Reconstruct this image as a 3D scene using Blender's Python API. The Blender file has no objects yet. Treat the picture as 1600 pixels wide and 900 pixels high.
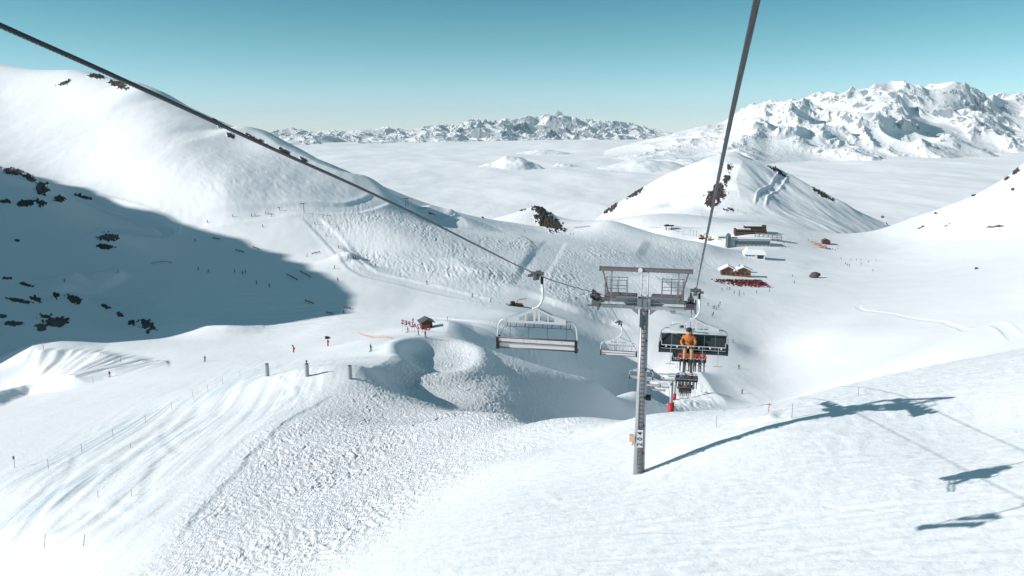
import bpy, math, random
import numpy as np
from mathutils import Vector, Matrix

# ------------------------------------------------------------------ camera model (photo is 1600 x 900)
F = 1256.0
P = math.atan(245.0 / F)
CP, SP = math.cos(P), math.sin(P)
SUN_EL = math.radians(26.0)
PHI = math.radians(9.0)      # sunlight travels to the right and a little away from the viewer
TE = math.tan(SUN_EL)

def sr(u, v):
    """pixel -> (X/Y, Z/Y)"""
    yc = (450.0 - v) / F
    d = CP + yc * SP
    return (u - 800.0) / F / d, (-SP + yc * CP) / d

def at(u, v, Y):
    s, r = sr(u, v)
    return Vector((s * Y, Y, r * Y))

def smooth(x):
    x = np.clip(x, 0, 1)
    return x * x * (3 - 2 * x)

# ------------------------------------------------------------------ noise helpers (numpy)
_rg = np.random.default_rng(123)
_ang = _rg.uniform(0, 2 * np.pi, (256, 256))
_GX = np.cos(_ang).astype(np.float32).ravel(); _GY = np.sin(_ang).astype(np.float32).ravel()

def _gn(x, y, seed):
    x0 = np.floor(x); y0 = np.floor(y)
    fx = (x - x0).astype(np.float32); fy = (y - y0).astype(np.float32)
    ix = x0.astype(np.int32) + seed * 37; iy = y0.astype(np.int32) + seed * 91
    ux = fx * fx * fx * (fx * (fx * 6 - 15) + 10); uy = fy * fy * fy * (fy * (fy * 6 - 15) + 10)
    ixa = ix & 255; ixb = (ix + 1) & 255; iya = (iy & 255) << 8; iyb = ((iy + 1) & 255) << 8
    def g(k, dx, dy):
        return _GX[k] * dx + _GY[k] * dy
    a = g(ixa + iya, fx, fy); b = g(ixb + iya, fx - 1, fy)
    c = g(ixa + iyb, fx, fy - 1); d = g(ixb + iyb, fx - 1, fy - 1)
    return (a + (b - a) * ux) * (1 - uy) + (c + (d - c) * ux) * uy

from concurrent.futures import ThreadPoolExecutor
_pool = ThreadPoolExecutor(4)
def gnoise(x, y, seed=0):
    x, y = np.broadcast_arrays(np.asarray(x, float), np.asarray(y, float))
    if x.size < 50000: return _gn(x, y, seed)
    n = x.shape[0]; c = [(i * n // 16, (i + 1) * n // 16) for i in range(16)]
    return np.concatenate(list(_pool.map(lambda k: _gn(x[k[0]:k[1]], y[k[0]:k[1]], seed), c)), 0)

def fbm(x, y, octv=4, seed=0, gain=0.5, lac=2.03):
    t = 0; a = 1.0
    for o in range(octv):
        t = t + a * gnoise(x, y, seed + o * 17)
        a *= gain; x = x * lac + 11.3; y = y * lac + 5.7
    return t

def ridged(x, y, octv=6, seed=0, gain=0.55, lac=2.1):
    t = 0; a = 1.0; w = 1.0
    for o in range(octv):
        n = 1 - np.abs(gnoise(x, y, seed + o * 31)) * 2.0
        n = n * n * w
        w = np.clip(n * 1.6, 0, 1)
        t = t + a * n
        a *= gain; x = x * lac + 3.1; y = y * lac + 9.2
    return t

def stroke_tile(N, n, ln, wd, ang, sd, seed, curve=0.3, deep=1.0):
    """periodic height tile of short ski grooves with a small berm on one side (cells as unit)"""
    rng = np.random.default_rng(seed)
    T = np.zeros((N, N), np.float32)
    for i in range(n):
        L = ln * rng.uniform(0.4, 1.6); w = wd * rng.uniform(0.7, 1.4)
        a = ang + rng.normal(0, sd); c = rng.normal(0, curve) / max(L, 1)
        cx, cy = rng.uniform(0, N, 2)
        R = int(L / 2 + w * 3) + 1
        g = np.arange(-R, R + 1)
        gx, gy = np.meshgrid(g, g)
        du = gx * np.cos(a) + gy * np.sin(a)
        dv = -gx * np.sin(a) + gy * np.cos(a) + c * du * du
        e = smooth((L / 2 + w - np.abs(du)) / (w * 2.0))
        prof = -np.exp(-(dv / w) ** 2) + 0.7 * np.exp(-((dv - 1.7 * w) / w) ** 2)
        if rng.random() < .25: prof = -prof
        ix = (gx + int(cx)) % N; iy = (gy + int(cy)) % N
        np.add.at(T, (iy, ix), (prof * e * deep * rng.uniform(.4, 1.1)).astype(np.float32))
    T = np.tanh(T * .6) / .6
    return T

def tile_sample(T, x, y, cell):
    N = T.shape[0]
    fx = x / cell; fy = y / cell
    x0 = np.floor(fx); y0 = np.floor(fy)
    ax = (fx - x0); ay = (fy - y0)
    i0 = x0.astype(np.int64) % N; j0 = y0.astype(np.int64) % N
    i1 = (i0 + 1) % N; j1 = (j0 + 1) % N
    return (T[j0, i0] * (1 - ax) + T[j0, i1] * ax) * (1 - ay) + (T[j1, i0] * (1 - ax) + T[j1, i1] * ax) * ay

# ------------------------------------------------------------------ terrain control points
CPTS = []      # (s, Y, r)
def A(*pts):
    for u, v, Y in pts:
        s, r = sr(u, v); CPTS.append((s, Y, r, u, v))
def Hd(*pts):  # (u, Y, r) hidden ones; u measured at v=600
    for u, Y, r in pts:
        s = (u - 800.0) / F / 0.96; CPTS.append((s, Y, r, None, None))
def W(*pts):   # (s, Y, Z)
    for s, Y, Z in pts:
        CPTS.append((s, Y, Z / Y, None, None))
def piste(*uv):
    for u, v in uv:
        s, r = sr(u, v); Y = -23.5 / (r + .13 - .17 * s); A((u, v, Y))
def fore(*uv):
    for u, v in uv:
        s, r = sr(u, v); Y = -13.36 / (r + .2 - .22 * s); A((u, v, Y))

W((0, 8, -12.5), (.7, 8, -11.5), (-.7, 8, -15), (0, 16, -15.0), (.7, 14, -12.7), (-.8, 20, -25), (-2, 12, -24), (2, 12, -6), (1.6, 30, -5), (-1.6, 50, -40))
fore((1600, 900), (1400, 900), (1200, 900), (1000, 900), (800, 900), (998, 737), (1600, 750), (1400, 750), (1200, 750), (1600, 620), (1000, 800), (900, 750))
A((600, 900, 38), (400, 900, 47), (220, 900, 56), (0, 900, 75))
A((1080, 702, 48.6), (1160, 668, 50.0), (1225, 652, 50), (1390, 640, 49), (1460, 655, 46.5), (1540, 665, 44))
fore((1600, 546), (1500, 563), (1400, 583), (1300, 607), (1200, 632), (1100, 642), (1000, 650))
A((900, 653, 77), (860, 655, 84), (900, 690, 66), (800, 800, 44), (800, 720, 60), (700, 750, 62), (600, 800, 57), (700, 700, 88), (600, 720, 90), (500, 800, 62), (400, 800, 70), (500, 730, 90), (800, 670, 86))
piste((0, 760), (0, 660), (100, 850), (200, 800), (100, 720), (300, 740), (200, 660), (300, 650), (400, 640), (300, 600), (415, 588), (400, 710), (480, 650), (545, 592), (171, 587), (0, 600), (560, 598), (450, 690))
# gully and the knoll beyond it
A((600, 650, 128), (640, 620, 165), (700, 660, 118), (590, 602, 168), (560, 560, 200), (630, 545, 205), (580, 530, 240), (640, 528, 250), (700, 600, 182), (800, 650, 108), (760, 645, 128), (700, 560, 205))
A((760, 545, 240), (850, 573, 230), (930, 596, 235), (1000, 613, 258), (1060, 625, 290), (800, 600, 198), (850, 612, 210), (900, 640, 254), (950, 643, 286), (1000, 646, 298), (760, 620, 172))
A((650, 525, 258), (667, 512, 290), (720, 520, 265), (500, 550, 235), (450, 560, 225))
# behind the foreground crest
Hd((900, 110, -.42), (950, 150, -.44), (1000, 110, -.39), (1040, 150, -.374), (1000, 220, -.42), (1100, 85, -.40), (1100, 150, -.42), (1100, 250, -.42), (1200, 80, -.40), (1200, 150, -.43), (1200, 250, -.39),
   (1300, 85, -.36), (1300, 160, -.38), (1400, 85, -.345), (1400, 150, -.345), (1500, 90, -.32), (1500, 140, -.31), (1600, 90, -.30), (1600, 140, -.29))
# left hollow and rocks slope
A((0, 530, 330), (100, 540, 320), (200, 545, 310), (320, 563, 260), (0, 490, 380), (100, 500, 380), (200, 510, 380), (150, 465, 420), (0, 440, 430), (260, 490, 380),
  (0, 350, 520), (60, 300, 575), (0, 266, 640), (100, 280, 630), (160, 330, 560), (80, 400, 470), (250, 550, 300), (400, 545, 280))
A((300, 400, 480), (150, 380, 480), (150, 425, 445), (400, 450, 400), (300, 470, 390), (450, 490, 365), (350, 525, 325), (450, 525, 310), (550, 500, 335), (540, 410, 450), (450, 350, 525), (600, 450, 400),
  (700, 480, 365), (640, 475, 380), (570, 525, 275), (750, 500, 320), (500, 520, 300), (820, 500, 330))
# big left hill
A((0, 101, 1000), (60, 109, 980), (130, 112, 950), (190, 127, 880), (250, 150, 820), (340, 190, 760), (420, 215, 740), (450, 228, 730), (520, 258, 720), (600, 292, 720), (650, 312, 720), (700, 327, 730),
  (0, 200, 800), (0, 150, 900), (100, 150, 860), (150, 200, 740), (250, 200, 680), (250, 260, 600), (350, 300, 555), (200, 300, 585), (290, 348, 535), (400, 260, 625), (400, 330, 540), (470, 325, 550), (500, 290, 620), (560, 315, 600), (620, 322, 620), (350, 240, 650))
# middle hills and saddles
A((500, 335, 545), (600, 360, 520), (700, 360, 570), (800, 372, 600), (845, 378, 612), (700, 420, 455), (780, 440, 430), (815, 450, 420), (620, 400, 470), (650, 340, 620), (560, 390, 490),
  (740, 340, 780), (790, 347, 790), (850, 362, 740), (900, 362, 740), (860, 390, 575), (840, 420, 485), (825, 450, 425), (820, 465, 405), (780, 400, 510))
A((950, 344, 770), (920, 353, 760), (990, 357, 750), (1000, 364, 730), (1050, 372, 730), (1100, 386, 700), (1140, 398, 700), (950, 400, 590), (900, 400, 565), (900, 440, 470), (870, 460, 420), (1000, 430, 540), (950, 460, 450),
  (1000, 470, 445), (1050, 430, 550), (1050, 460, 480), (960, 505, 400), (900, 488, 395), (1100, 440, 565), (890, 375, 655))
Hd((1000, 860, -.152), (1050, 860, -.15), (950, 900, -.152), (1100, 820, -.146), (940, 1050, -.16), (850, 1000, -.16), (750, 1000, -.18), (1040, 950, -.15))
# right valley, resort flats
A((1050, 490, 415), (1100, 500, 415), (1160, 470, 480), (1150, 540, 370), (1150, 600, 322), (1100, 625, 300), (1040, 600, 318), (1020, 550, 355), (1000, 530, 368), (900, 545, 332), (950, 580, 330), (1000, 600, 338), (860, 540, 315), (820, 540, 290),
  (1150, 437, 590), (1190, 400, 740), (1250, 410, 700), (1200, 372, 840), (1100, 405, 680), (1040, 357, 930), (1100, 362, 960), (1290, 388, 830), (1250, 360, 1000), (1150, 352, 1060))
# right slopes
A((1240, 617, 300), (1200, 595, 332), (1180, 550, 372), (1300, 595, 280), (1400, 570, 250), (1500, 543, 225), (1600, 528, 210), (1300, 520, 375), (1400, 500, 380), (1500, 480, 380), (1600, 480, 345), (1300, 450, 540), (1400, 430, 600),
  (1500, 420, 560), (1600, 400, 540), (1250, 480, 465), (1250, 430, 630), (1200, 520, 405), (1350, 395, 800), (1450, 370, 850), (1500, 340, 860), (1550, 305, 860), (1600, 256, 860), (1600, 330, 720), (1410, 349, 990), (1340, 388, 1020), (1450, 345, 900), (1270, 415, 690))
# pyramid
A((1147, 238, 1750), (1100, 251, 1760), (1050, 271, 1780), (1000, 300, 1800), (940, 336, 1800), (1180, 252, 1720), (1225, 272, 1690), (1290, 308, 1650), (1350, 337, 1600), (1392, 353, 1560), (1147, 300, 1500), (1100, 310, 1450), (1050, 320, 1500),
  (1200, 320, 1390), (1250, 330, 1390), (1000, 335, 1500), (1320, 358, 1300), (1280, 345, 1330), (1100, 340, 1280), (1180, 340, 1270), (1000, 348, 1100))
# rock knob
A((842, 323, 1250), (810, 331, 1250), (775, 341, 1250), (868, 338, 1250), (840, 349, 1180))
Hd((500, 950, -.13), (300, 1050, -.06), (100, 1250, -.02), (-50, 1300, 0), (650, 1000, -.19), (850, 1500, -.19), (750, 1500, -.22), (1000, 2200, -.2), (1150, 2200, -.17), (1300, 2100, -.2), (1420, 1900, -.22), (940, 1500, -.17), (1500, 1200, -.14), (1600, 1100, -.09), (1400, 1300, -.15))
for u in (-400, -50, 200, 500, 800, 1600, 2000):
    Hd((u, 1900, -.22))
for u in range(-600, 2400, 300):
    Hd((u, 2600, -.21))
W((-1.2, 100, -60), (-1.2, 200, -75), (-1.1, 300, -80), (-1.2, 900, 110), (-1.1, 1500, -50), (-2.2, 300, -50), (-2.2, 900, 50),
  (1.2, 60, -8), (1.2, 200, -10), (1.1, 400, 10), (1.1, 900, 40), (1.1, 1600, -100), (1.9, 200, 10), (1.9, 900, 60))

def rbf_fit(pts):
    a = np.array([(p[0], math.log(p[1]), p[2]) for p in pts])
    n = len(a)
    d2 = (a[:, None, 0] - a[None, :, 0]) ** 2 + (a[:, None, 1] - a[None, :, 1]) ** 2
    K = 0.5 * d2 * np.log(d2 + 1e-12) + np.eye(n) * 2e-6
    Q = np.c_[np.ones(n), a[:, 0], a[:, 1]]
    M = np.block([[K, Q], [Q.T, np.zeros((3, 3))]])
    w = np.linalg.solve(M, np.r_[a[:, 2], 0, 0, 0])
    return a, w

def rbf_eval(fit, S, L):
    a, w = fit
    out = np.empty(S.shape)
    sf, lf, of = S.ravel(), L.ravel(), out.ravel()
    for i in range(0, len(sf), 20000):
        s = sf[i:i + 20000, None]; l = lf[i:i + 20000, None]
        d2 = (s - a[None, :, 0]) ** 2 + (l - a[None, :, 1]) ** 2
        of[i:i + 20000] = (0.5 * d2 * np.log(d2 + 1e-12)) @ w[:-3] + w[-3] + w[-2] * s[:, 0] + w[-1] * l[:, 0]
    return of.reshape(S.shape)

def cubic_matrix(xs, grid):
    g0, dg = grid[0], grid[1] - grid[0]
    n = len(grid)
    M = np.zeros((len(xs), n))
    t = (xs - g0) / dg
    i = np.clip(np.floor(t).astype(int), 1, n - 3); f = t - i
    w = [-.5 * f ** 3 + f ** 2 - .5 * f, 1.5 * f ** 3 - 2.5 * f ** 2 + 1, -1.5 * f ** 3 + 2 * f ** 2 + .5 * f, .5 * f ** 3 - .5 * f ** 2]
    for k in range(4):
        M[np.arange(len(xs)), i + k - 1] += w[k]
    return M

QUAL = 1.0
NC, NR = int(1600 * QUAL), int(1650 * QUAL)
S = np.concatenate([np.linspace(-2.0, -.76, 120, endpoint=False), np.linspace(-.76, .76, NC), np.linspace(.76, 1.9, 81)[1:]])
LY = np.linspace(math.log(8), math.log(2600), NR)
fit = rbf_fit(CPTS)
gs = np.linspace(-2.1, 2.0, 420); gl = np.linspace(math.log(7.5), math.log(2700), 420)
G = rbf_eval(fit, *np.meshgrid(gs, gl))
RHO = cubic_matrix(LY, gl) @ G @ cubic_matrix(S, gs).T      # rows Y, cols S
YY = np.exp(LY)[:, None] * np.ones((1, len(S)))
XX = YY * S[None, :]
ZZ = RHO * YY

def col_profile(s, Z):
    j = np.searchsorted(S, s) - 1; j = min(max(j, 0), len(S) - 2)
    f = (s - S[j]) / (S[j + 1] - S[j])
    return Z[:, j] * (1 - f) + Z[:, j + 1] * f

YROW = np.exp(LY)
def hit(u, v, Z=None, ymin=20.0, ymax=1e9):
    """first terrain point seen along the ray through pixel (u, v)"""
    Z = ZZ if Z is None else Z
    s, r = sr(u, v)
    rho = col_profile(s, Z) / YROW
    ok = (rho >= r) & (YROW >= ymin) & (YROW <= ymax)
    i = int(np.argmax(ok))
    if not ok[i]: return None
    if i > 0 and not ok[i - 1] and rho[i] != rho[i - 1]:
        f = (r - rho[i - 1]) / (rho[i] - rho[i - 1]); f = min(max(f, 0), 1)
        Y = YROW[i - 1] + f * (YROW[i] - YROW[i - 1])
    else: Y = YROW[i]
    return Vector((s * Y, Y, r * Y))

def check_points():
    for s, Y, r, u, v in CPTS:
        if u is None or not (0 <= u <= 1600) or v > 895: continue
        h = hit(u, v + 1.5, ymin=15)
        if h is None or abs(h.y - Y) / Y > .12:
            print('CHECK', u, v, 'wanted Y', round(Y), 'got', None if h is None else round(h.y))
# ------------------------------------------------------------------ large forms: shading ridge, banks, berms
def polyline(uvs, dens=3, Z=None):
    pts = []
    for p in uvs:
        h = at(p[0], p[1], p[2]) if len(p) > 2 else hit(p[0], p[1], Z)
        if h is not None: pts.append((h.x, h.y))
    P_ = [pts[0]] + pts + [pts[-1]]; out = []
    for i in range(1, len(P_) - 2):
        p0, p1, p2, p3 = [np.array(P_[i + k]) for k in (-1, 0, 1, 2)]
        for k in range(dens):
            t = k / dens
            out.append(.5 * ((2 * p1) + (-p0 + p2) * t + (2 * p0 - 5 * p1 + 4 * p2 - p3) * t * t + (-p0 + 3 * p1 - 3 * p2 + p3) * t ** 3))
    out.append(np.array(P_[-1]))
    return np.array(out)

def line_field(pl, R):
    """distance, side and fraction along pl for grid vertices within R"""
    ymin, ymax = pl[:, 1].min() - R, pl[:, 1].max() + R
    i0, i1 = np.searchsorted(YROW, max(ymin, YROW[0])), np.searchsorted(YROW, ymax)
    smin = min((pl[:, 0].min() - R) / max(ymin, 15), (pl[:, 0].min() - R) / ymax); smax = max((pl[:, 0].max() + R) / max(ymin, 15), (pl[:, 0].max() + R) / ymax)
    j0, j1 = np.searchsorted(S, smin), np.searchsorted(S, smax)
    sl = (slice(i0, i1), slice(j0, j1))
    X, Y = XX[sl], YY[sl]
    best = np.full(X.shape, 1e18); side = np.zeros(X.shape); fr = np.zeros(X.shape)
    seg = np.hypot(*np.diff(pl, axis=0).T); cum = np.r_[0, np.cumsum(seg)]
    for k in range(len(pl) - 1):
        a, b = pl[k], pl[k + 1]; d = b - a; L2 = (d @ d) + 1e-9
        t = np.clip(((X - a[0]) * d[0] + (Y - a[1]) * d[1]) / L2, 0, 1)
        dx, dy = X - a[0] - t * d[0], Y - a[1] - t * d[1]
        D = dx * dx + dy * dy
        m = D < best
        best[m] = D[m]; side[m] = np.sign(d[0] * dy - d[1] * dx)[m]; fr[m] = ((cum[k] + t * seg[k]) / cum[-1])[m]
    return sl, np.sqrt(best), side, fr

def scarp(uvs, h, wl, wr, taper=.25, flip=False, wob=0.0, Z=None):
    """crest line: the ground swells over wl on one side and drops over wr on the other (the +side faces away from the sun)"""
    pl = polyline(uvs, Z=Z)
    if flip: pl = pl[::-1]
    sl, D, sd, fr = line_field(pl, max(wl, wr) * 1.2)
    e = smooth(np.minimum(fr, 1 - fr) / taper) if taper > 0 else 1.0
    endd = 1.0
    if wob: D = np.maximum(D + wob * gnoise(XX[sl] / (wob * 5), YY[sl] / (wob * 5), 5) * sd, 0)
    q = np.where(sd > 0, np.clip(1 - D / wr, 0, 1), np.clip(1 - D / wl, 0, 1) ** 1.6)
    q = np.where(sd > 0, q * q * (3 - 2 * q) * .5 + q * .5, q)
    ZZ[sl] += h * q * e

def trench(uvs, w, depth, flat=.6, berm=.3, taper=.08):
    pl = polyline(uvs)
    sl, D, sd, fr = line_field(pl, w * 2.2)
    e = smooth(np.minimum(fr, 1 - fr) / taper)
    ZZ[sl] += e * (-depth * smooth((1 - D / w) / (1 - flat)) + berm * np.exp(-((D - w * 1.15) / (w * .25)) ** 2))

# the ridge outside the left of the frame whose shadow covers the hollow
shadow_edge = [(530, 500, 345), (548, 470, 385), (545, 450, 405), (500, 425, 440), (440, 398, 470), (370, 371, 510), (290, 350, 540), (180, 312, 600), (90, 284, 640), (0, 262, 690)]
ey, eh = [], []
for u, v, Y in shadow_edge:
    h = hit(u, v) or at(u, v, Y)
    d_ = (h.x + 1.35 * h.y) / (math.cos(PHI) + 1.35 * math.sin(PHI))
    ey.append(h.y - d_ * math.sin(PHI)); eh.append(h.z + d_ * TE)
o = np.argsort(ey); ey = np.array(ey)[o]; eh = np.array(eh)[o]
print('ridge', np.round(ey), np.round(eh))
i0_ = 303.0; eh = np.r_[np.interp(i0_, ey, eh), eh[ey > i0_ + 3]]; ey = np.r_[i0_, ey[ey > i0_ + 3]]
ey = np.r_[ey[0] - 10, ey[0] - 3, ey, ey[-1] + 60, ey[-1] + 140]; eh = np.r_[-90, eh[0] - 40, eh, eh[-1] * .6, -60]
RH = np.interp(YROW, ey, eh, left=-200, right=-200)[:, None]
RH = RH + (8.0 * gnoise(YY / 26, XX * 0, 3) + 1.5 * gnoise(YY / 9, XX * 0, 14)) * (RH > -150)
dx_ = (XX + YY * 1.35)
ridge_z = RH - np.where(dx_ > 0, dx_ * .88, -dx_ * .5)
ZZ = np.maximum(ZZ, np.where(RH > -150, ridge_z, -999))

# skyline of the big left hill falls off to the far side
scarp([(195, 132), (235, 158), (262, 152)], 7, 60, 45, .3)
scarp([(335, 200), (400, 228), (460, 262), (530, 292), (590, 305), (640, 320)], 13, 90, 55, .2, wob=5)
scarp([(655, 322), (690, 335), (722, 345)], 5, 50, 30, .3)
# middle hills
scarp([(690, 330), (720, 345), (735, 360)], 4, 40, 30, .3)
scarp([(800, 362), (826, 377), (824, 395), (808, 418), (800, 442)], .9, 60, 4.5, .25)
trench([(868, 376), (858, 392), (840, 416), (828, 438), (820, 454)], 10, .5, .6, .0)
scarp([(820, 452), (860, 470), (905, 487), (960, 506), (1000, 520)], 2.2, 60, 7, .35, flip=True, wob=.6)
scarp([(512, 378), (530, 392), (548, 408), (566, 418), (620, 428)], 2.5, 30, 10, .3)
scarp([(528, 400), (545, 402), (556, 404)], 3, 20, 12, .3)
scarp([(1000, 430), (1040, 450), (1060, 470)], 3, 30, 20, .3)
scarp([(1010, 372), (1000, 385), (990, 400)], 1.0, 18, 8, .3)
scarp([(700, 400), (730, 425), (790, 440)], 3, 50, 30, .3)
# terrain-park berms in the middle
scarp([(796, 520), (806, 532), (826, 545), (850, 556)], 1.4, 60, 14, .5, flip=False)
scarp([(694, 500), (699, 506), (701, 515), (697, 526), (688, 533)], 2.2, 45, 9, .5)
c0 = hit(686, 546)
def dish(c, rx, ry, d, skew=.35):
    q = np.hypot((XX - c.x) / rx, (YY - c.y) / ry)
    k = np.exp(-q ** 4) * (1 - skew * (XX - c.x) / rx)
    ZZ[:] = ZZ - d * k + d * .25 * np.exp(-((q - 1.25) / .3) ** 2)
dish(c0, 9.5, 20, 3.2, .5)
scarp([(638, 562), (615, 572), (600, 588), (580, 597), (548, 606)], 3.4, 50, 8, .3, wob=1)
scarp([(545, 608), (500, 628), (450, 655), (410, 690), (370, 730), (330, 775), (290, 820), (240, 875)], .2, 12, .9, .12, wob=.9)
scarp([(760, 543), (800, 552), (850, 571), (930, 594), (1000, 612), (1060, 626)], 4.8, 80, 25, .45, flip=True)
# left snow bank and strips
scarp([(60, 545), (52, 560), (36, 586)], 5, 50, 28, .25, wob=1)
scarp([(-40, 644), (0, 628), (60, 612), (110, 604), (150, 599)], 3.6, 26, 6.5, .2, flip=True, wob=.6)
scarp([(240, 512), (330, 520), (400, 516), (430, 512)], 3.0, 16, 16, .3)
scarp([(130, 438), (110, 452), (98, 470)], 6.0, 30, 14, .2)
scarp([(185, 425), (178, 435), (190, 445)], 5.0, 30, 10, .3)
trench([(130, 305), (200, 330), (262, 358), (240, 368), (190, 362), (150, 360), (100, 372)], 6, 1.6, .6, .8)
trench([(476, 332), (500, 354), (528, 384), (560, 418), (620, 438), (700, 457), (780, 474)], 6, .4, .7, .15)
scarp([(60, 455), (95, 470), (140, 492), (200, 515)], 5, 30, 16, .3, wob=3)
# drifts on the near slope
scarp([(1222, 650), (1190, 655), (1160, 664)], .25, 3, .8, .3)
# path along the pyramid, cut track on the right slope
trench([(1225, 275), (1212, 292), (1195, 305), (1187, 325)], 8, 1.3, .6, 1.4, .1)
trench([(1590, 534), (1500, 512), (1420, 496), (1350, 485), (1340, 476)], 1.8, .22, .5, .12)
scarp([(1147, 240), (1160, 262), (1150, 290), (1160, 330)], 14, 120, 90, .3)
scarp([(1180, 256), (1225, 274), (1290, 310), (1345, 338)], 9, 60, 60, .2)
trench([(290, 352), (380, 335), (470, 325), (550, 325), (600, 308)], 8, 1.0, .6, .35)
scarp([(1085, 580), (1105, 605), (1140, 636)], 2.5, 12, 12, .2, flip=True)

# resort pads
# ------------------------------------------------------------------ surface detail
R_ = (ZZ / YY)
YC = (R_ * CP + SP) / (CP - R_ * SP)
VV = 450 - YC * F
UU = (800 + F * S[None, :] * (CP + YC * SP)).astype(np.float32); VV = VV.astype(np.float32); UUA, VVA = UU, VV

def ucols(u0, u1):
    m = (UMAX >= u0) & (UMIN <= u1); j = np.nonzero(m)[0]
    return slice(j[0], j[-1] + 1)
UMAX = 800 + F * S * np.where(S > 0, 1.02, .88); UMIN = 800 + F * S * np.where(S > 0, .88, 1.02)

def blob(u, v, ru, rv, a=0.0, soft=.5):
    c, s_ = math.cos(a), math.sin(a); R0 = max(ru, rv)
    sl = (slice(None), ucols(u - R0, u + R0))
    U_, V_ = UU[sl], VV[sl]
    du = ((U_ - u) * c + (V_ - v) * s_) / ru; dv = (-(U_ - u) * s_ + (V_ - v) * c) / rv
    out = np.zeros(UU.shape, np.float32); out[sl] = smooth((1 - np.hypot(du, dv)) / soft)
    return out

def poly_mask(pts, soft):
    """soft polygon mask in the picture frame of the terrain surface"""
    pts = np.array(pts, float)
    full = np.zeros(UUA.shape, np.float32); sl = (slice(None), ucols(pts[:, 0].min() - soft, pts[:, 0].max() + soft))
    UU, VV = UUA[sl], VVA[sl]
    inside = np.zeros(UU.shape, bool); D = np.full(UU.shape, 1e9, np.float32)
    n = len(pts)
    for i in range(n):
        x1, y1 = pts[i]; x2, y2 = pts[(i + 1) % n]
        c = ((y1 > VV) != (y2 > VV))
        if y1 != y2: inside ^= c & (UU < (x2 - x1) * (VV - y1) / (y2 - y1) + x1)
        L2 = (x2 - x1) ** 2 + (y2 - y1) ** 2
        t = np.clip(((UU - x1) * (x2 - x1) + (VV - y1) * (y2 - y1)) / L2, 0, 1)
        D = np.minimum(D, np.hypot(UU - x1 - t * (x2 - x1), VV - y1 - t * (y2 - y1)))
    full[sl] = smooth(.5 + np.where(inside, D, -D) / soft * .5)
    return full

inY = lambda a, b: ((YY > a) & (YY < b)).astype(float)
near = poly_mask([(220, 905), (300, 815), (370, 735), (430, 672), (500, 630), (560, 606), (640, 560), (700, 545), (760, 545), (1000, 640), (950, 655), (800, 700), (640, 800), (480, 905)], 46) * inY(25, 300)
mog = near * (0.25 + .75 * smooth((760 - UU + (700 - VV) * 1.2) / 300 + .6))
near = mog * (.55 + .6 * smooth(.5 + 1.4 * fbm(XX / 14, YY / 18, 3, 6)))
T1 = stroke_tile(640, 8500, 44, 1.6, 2.2, .45, 1, curve=.35)
T2 = stroke_tile(512, 5200, 34, 1.6, 1.9, .22, 2, curve=.4)
T3 = stroke_tile(512, 3500, 60, 1.6, 2.6, .25, 7, curve=.8)
wx, wy = XX + 2 * gnoise(XX / 9, YY / 9, 8), YY + 2 * gnoise(XX / 9, YY / 9, 9)
Zd = near * (.055 * tile_sample(T1, wx, wy, .11) + .05 * tile_sample(T1, wy * 1.1 + 31, wx * 1.1, .09) + .07 * fbm(wx / 2.2, wy / 2.2, 3, 4) + .22 * fbm(wx / 9, wy / 9, 2, 5))
# ski-cut middle hills
mid = np.maximum(poly_mask([(470, 335), (560, 318), (680, 335), (800, 360), (845, 378), (820, 450), (760, 470), (640, 430), (560, 415), (520, 380)], 26),
                 poly_mask([(880, 372), (1000, 364), (1130, 392), (1110, 420), (1020, 470), (990, 510), (940, 500), (850, 462), (840, 440)], 26)) * inY(330, 900)
mid = np.maximum(mid, .6 * poly_mask([(800, 535), (960, 520), (990, 600), (1060, 625), (1000, 612), (860, 572), (760, 545)], 20) * inY(200, 420))
mid = np.maximum(mid, .9 * poly_mask([(1085, 580), (1130, 640), (1000, 640), (1040, 600)], 10) * inY(250, 400))
hill = poly_mask([(330, 250), (430, 240), (540, 290), (590, 312), (470, 318), (330, 335), (230, 330)], 60) * inY(450, 900)
bigh = poly_mask([(0, 120), (250, 165), (340, 215), (330, 330), (290, 345), (0, 255)], 50) * inY(500, 950)
mid *= .35 + .9 * smooth(.5 + 1.3 * fbm(XX / 45, YY / 60, 3, 24))
Zd += mid * (.11 * tile_sample(T2, wx, wy * .8, .36) + .08 * tile_sample(T2, wx + 17, wy * .8, .21) + .22 * fbm(wx / 9, wy / 16, 4, 21))
Zd += hill * (.13 * tile_sample(T2, wy * .7, wx, .55) + 1.0 * fbm(wx / 30, wy / 50, 4, 22))
Zd += bigh * (.5 * fbm(wx / 22, wy / 30, 5, 23))
# everything: broad gentle undulation + wind texture
far = smooth((YY - 60) / 200)
Zd += .35 * fbm(XX / 30, YY / 45, 4, 31) * (.25 + .75 * far) + .05 * fbm((XX + YY * .5) / 3.2, (YY - XX * .4) / .9, 4, 33) * (1 - far * .6)
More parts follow.
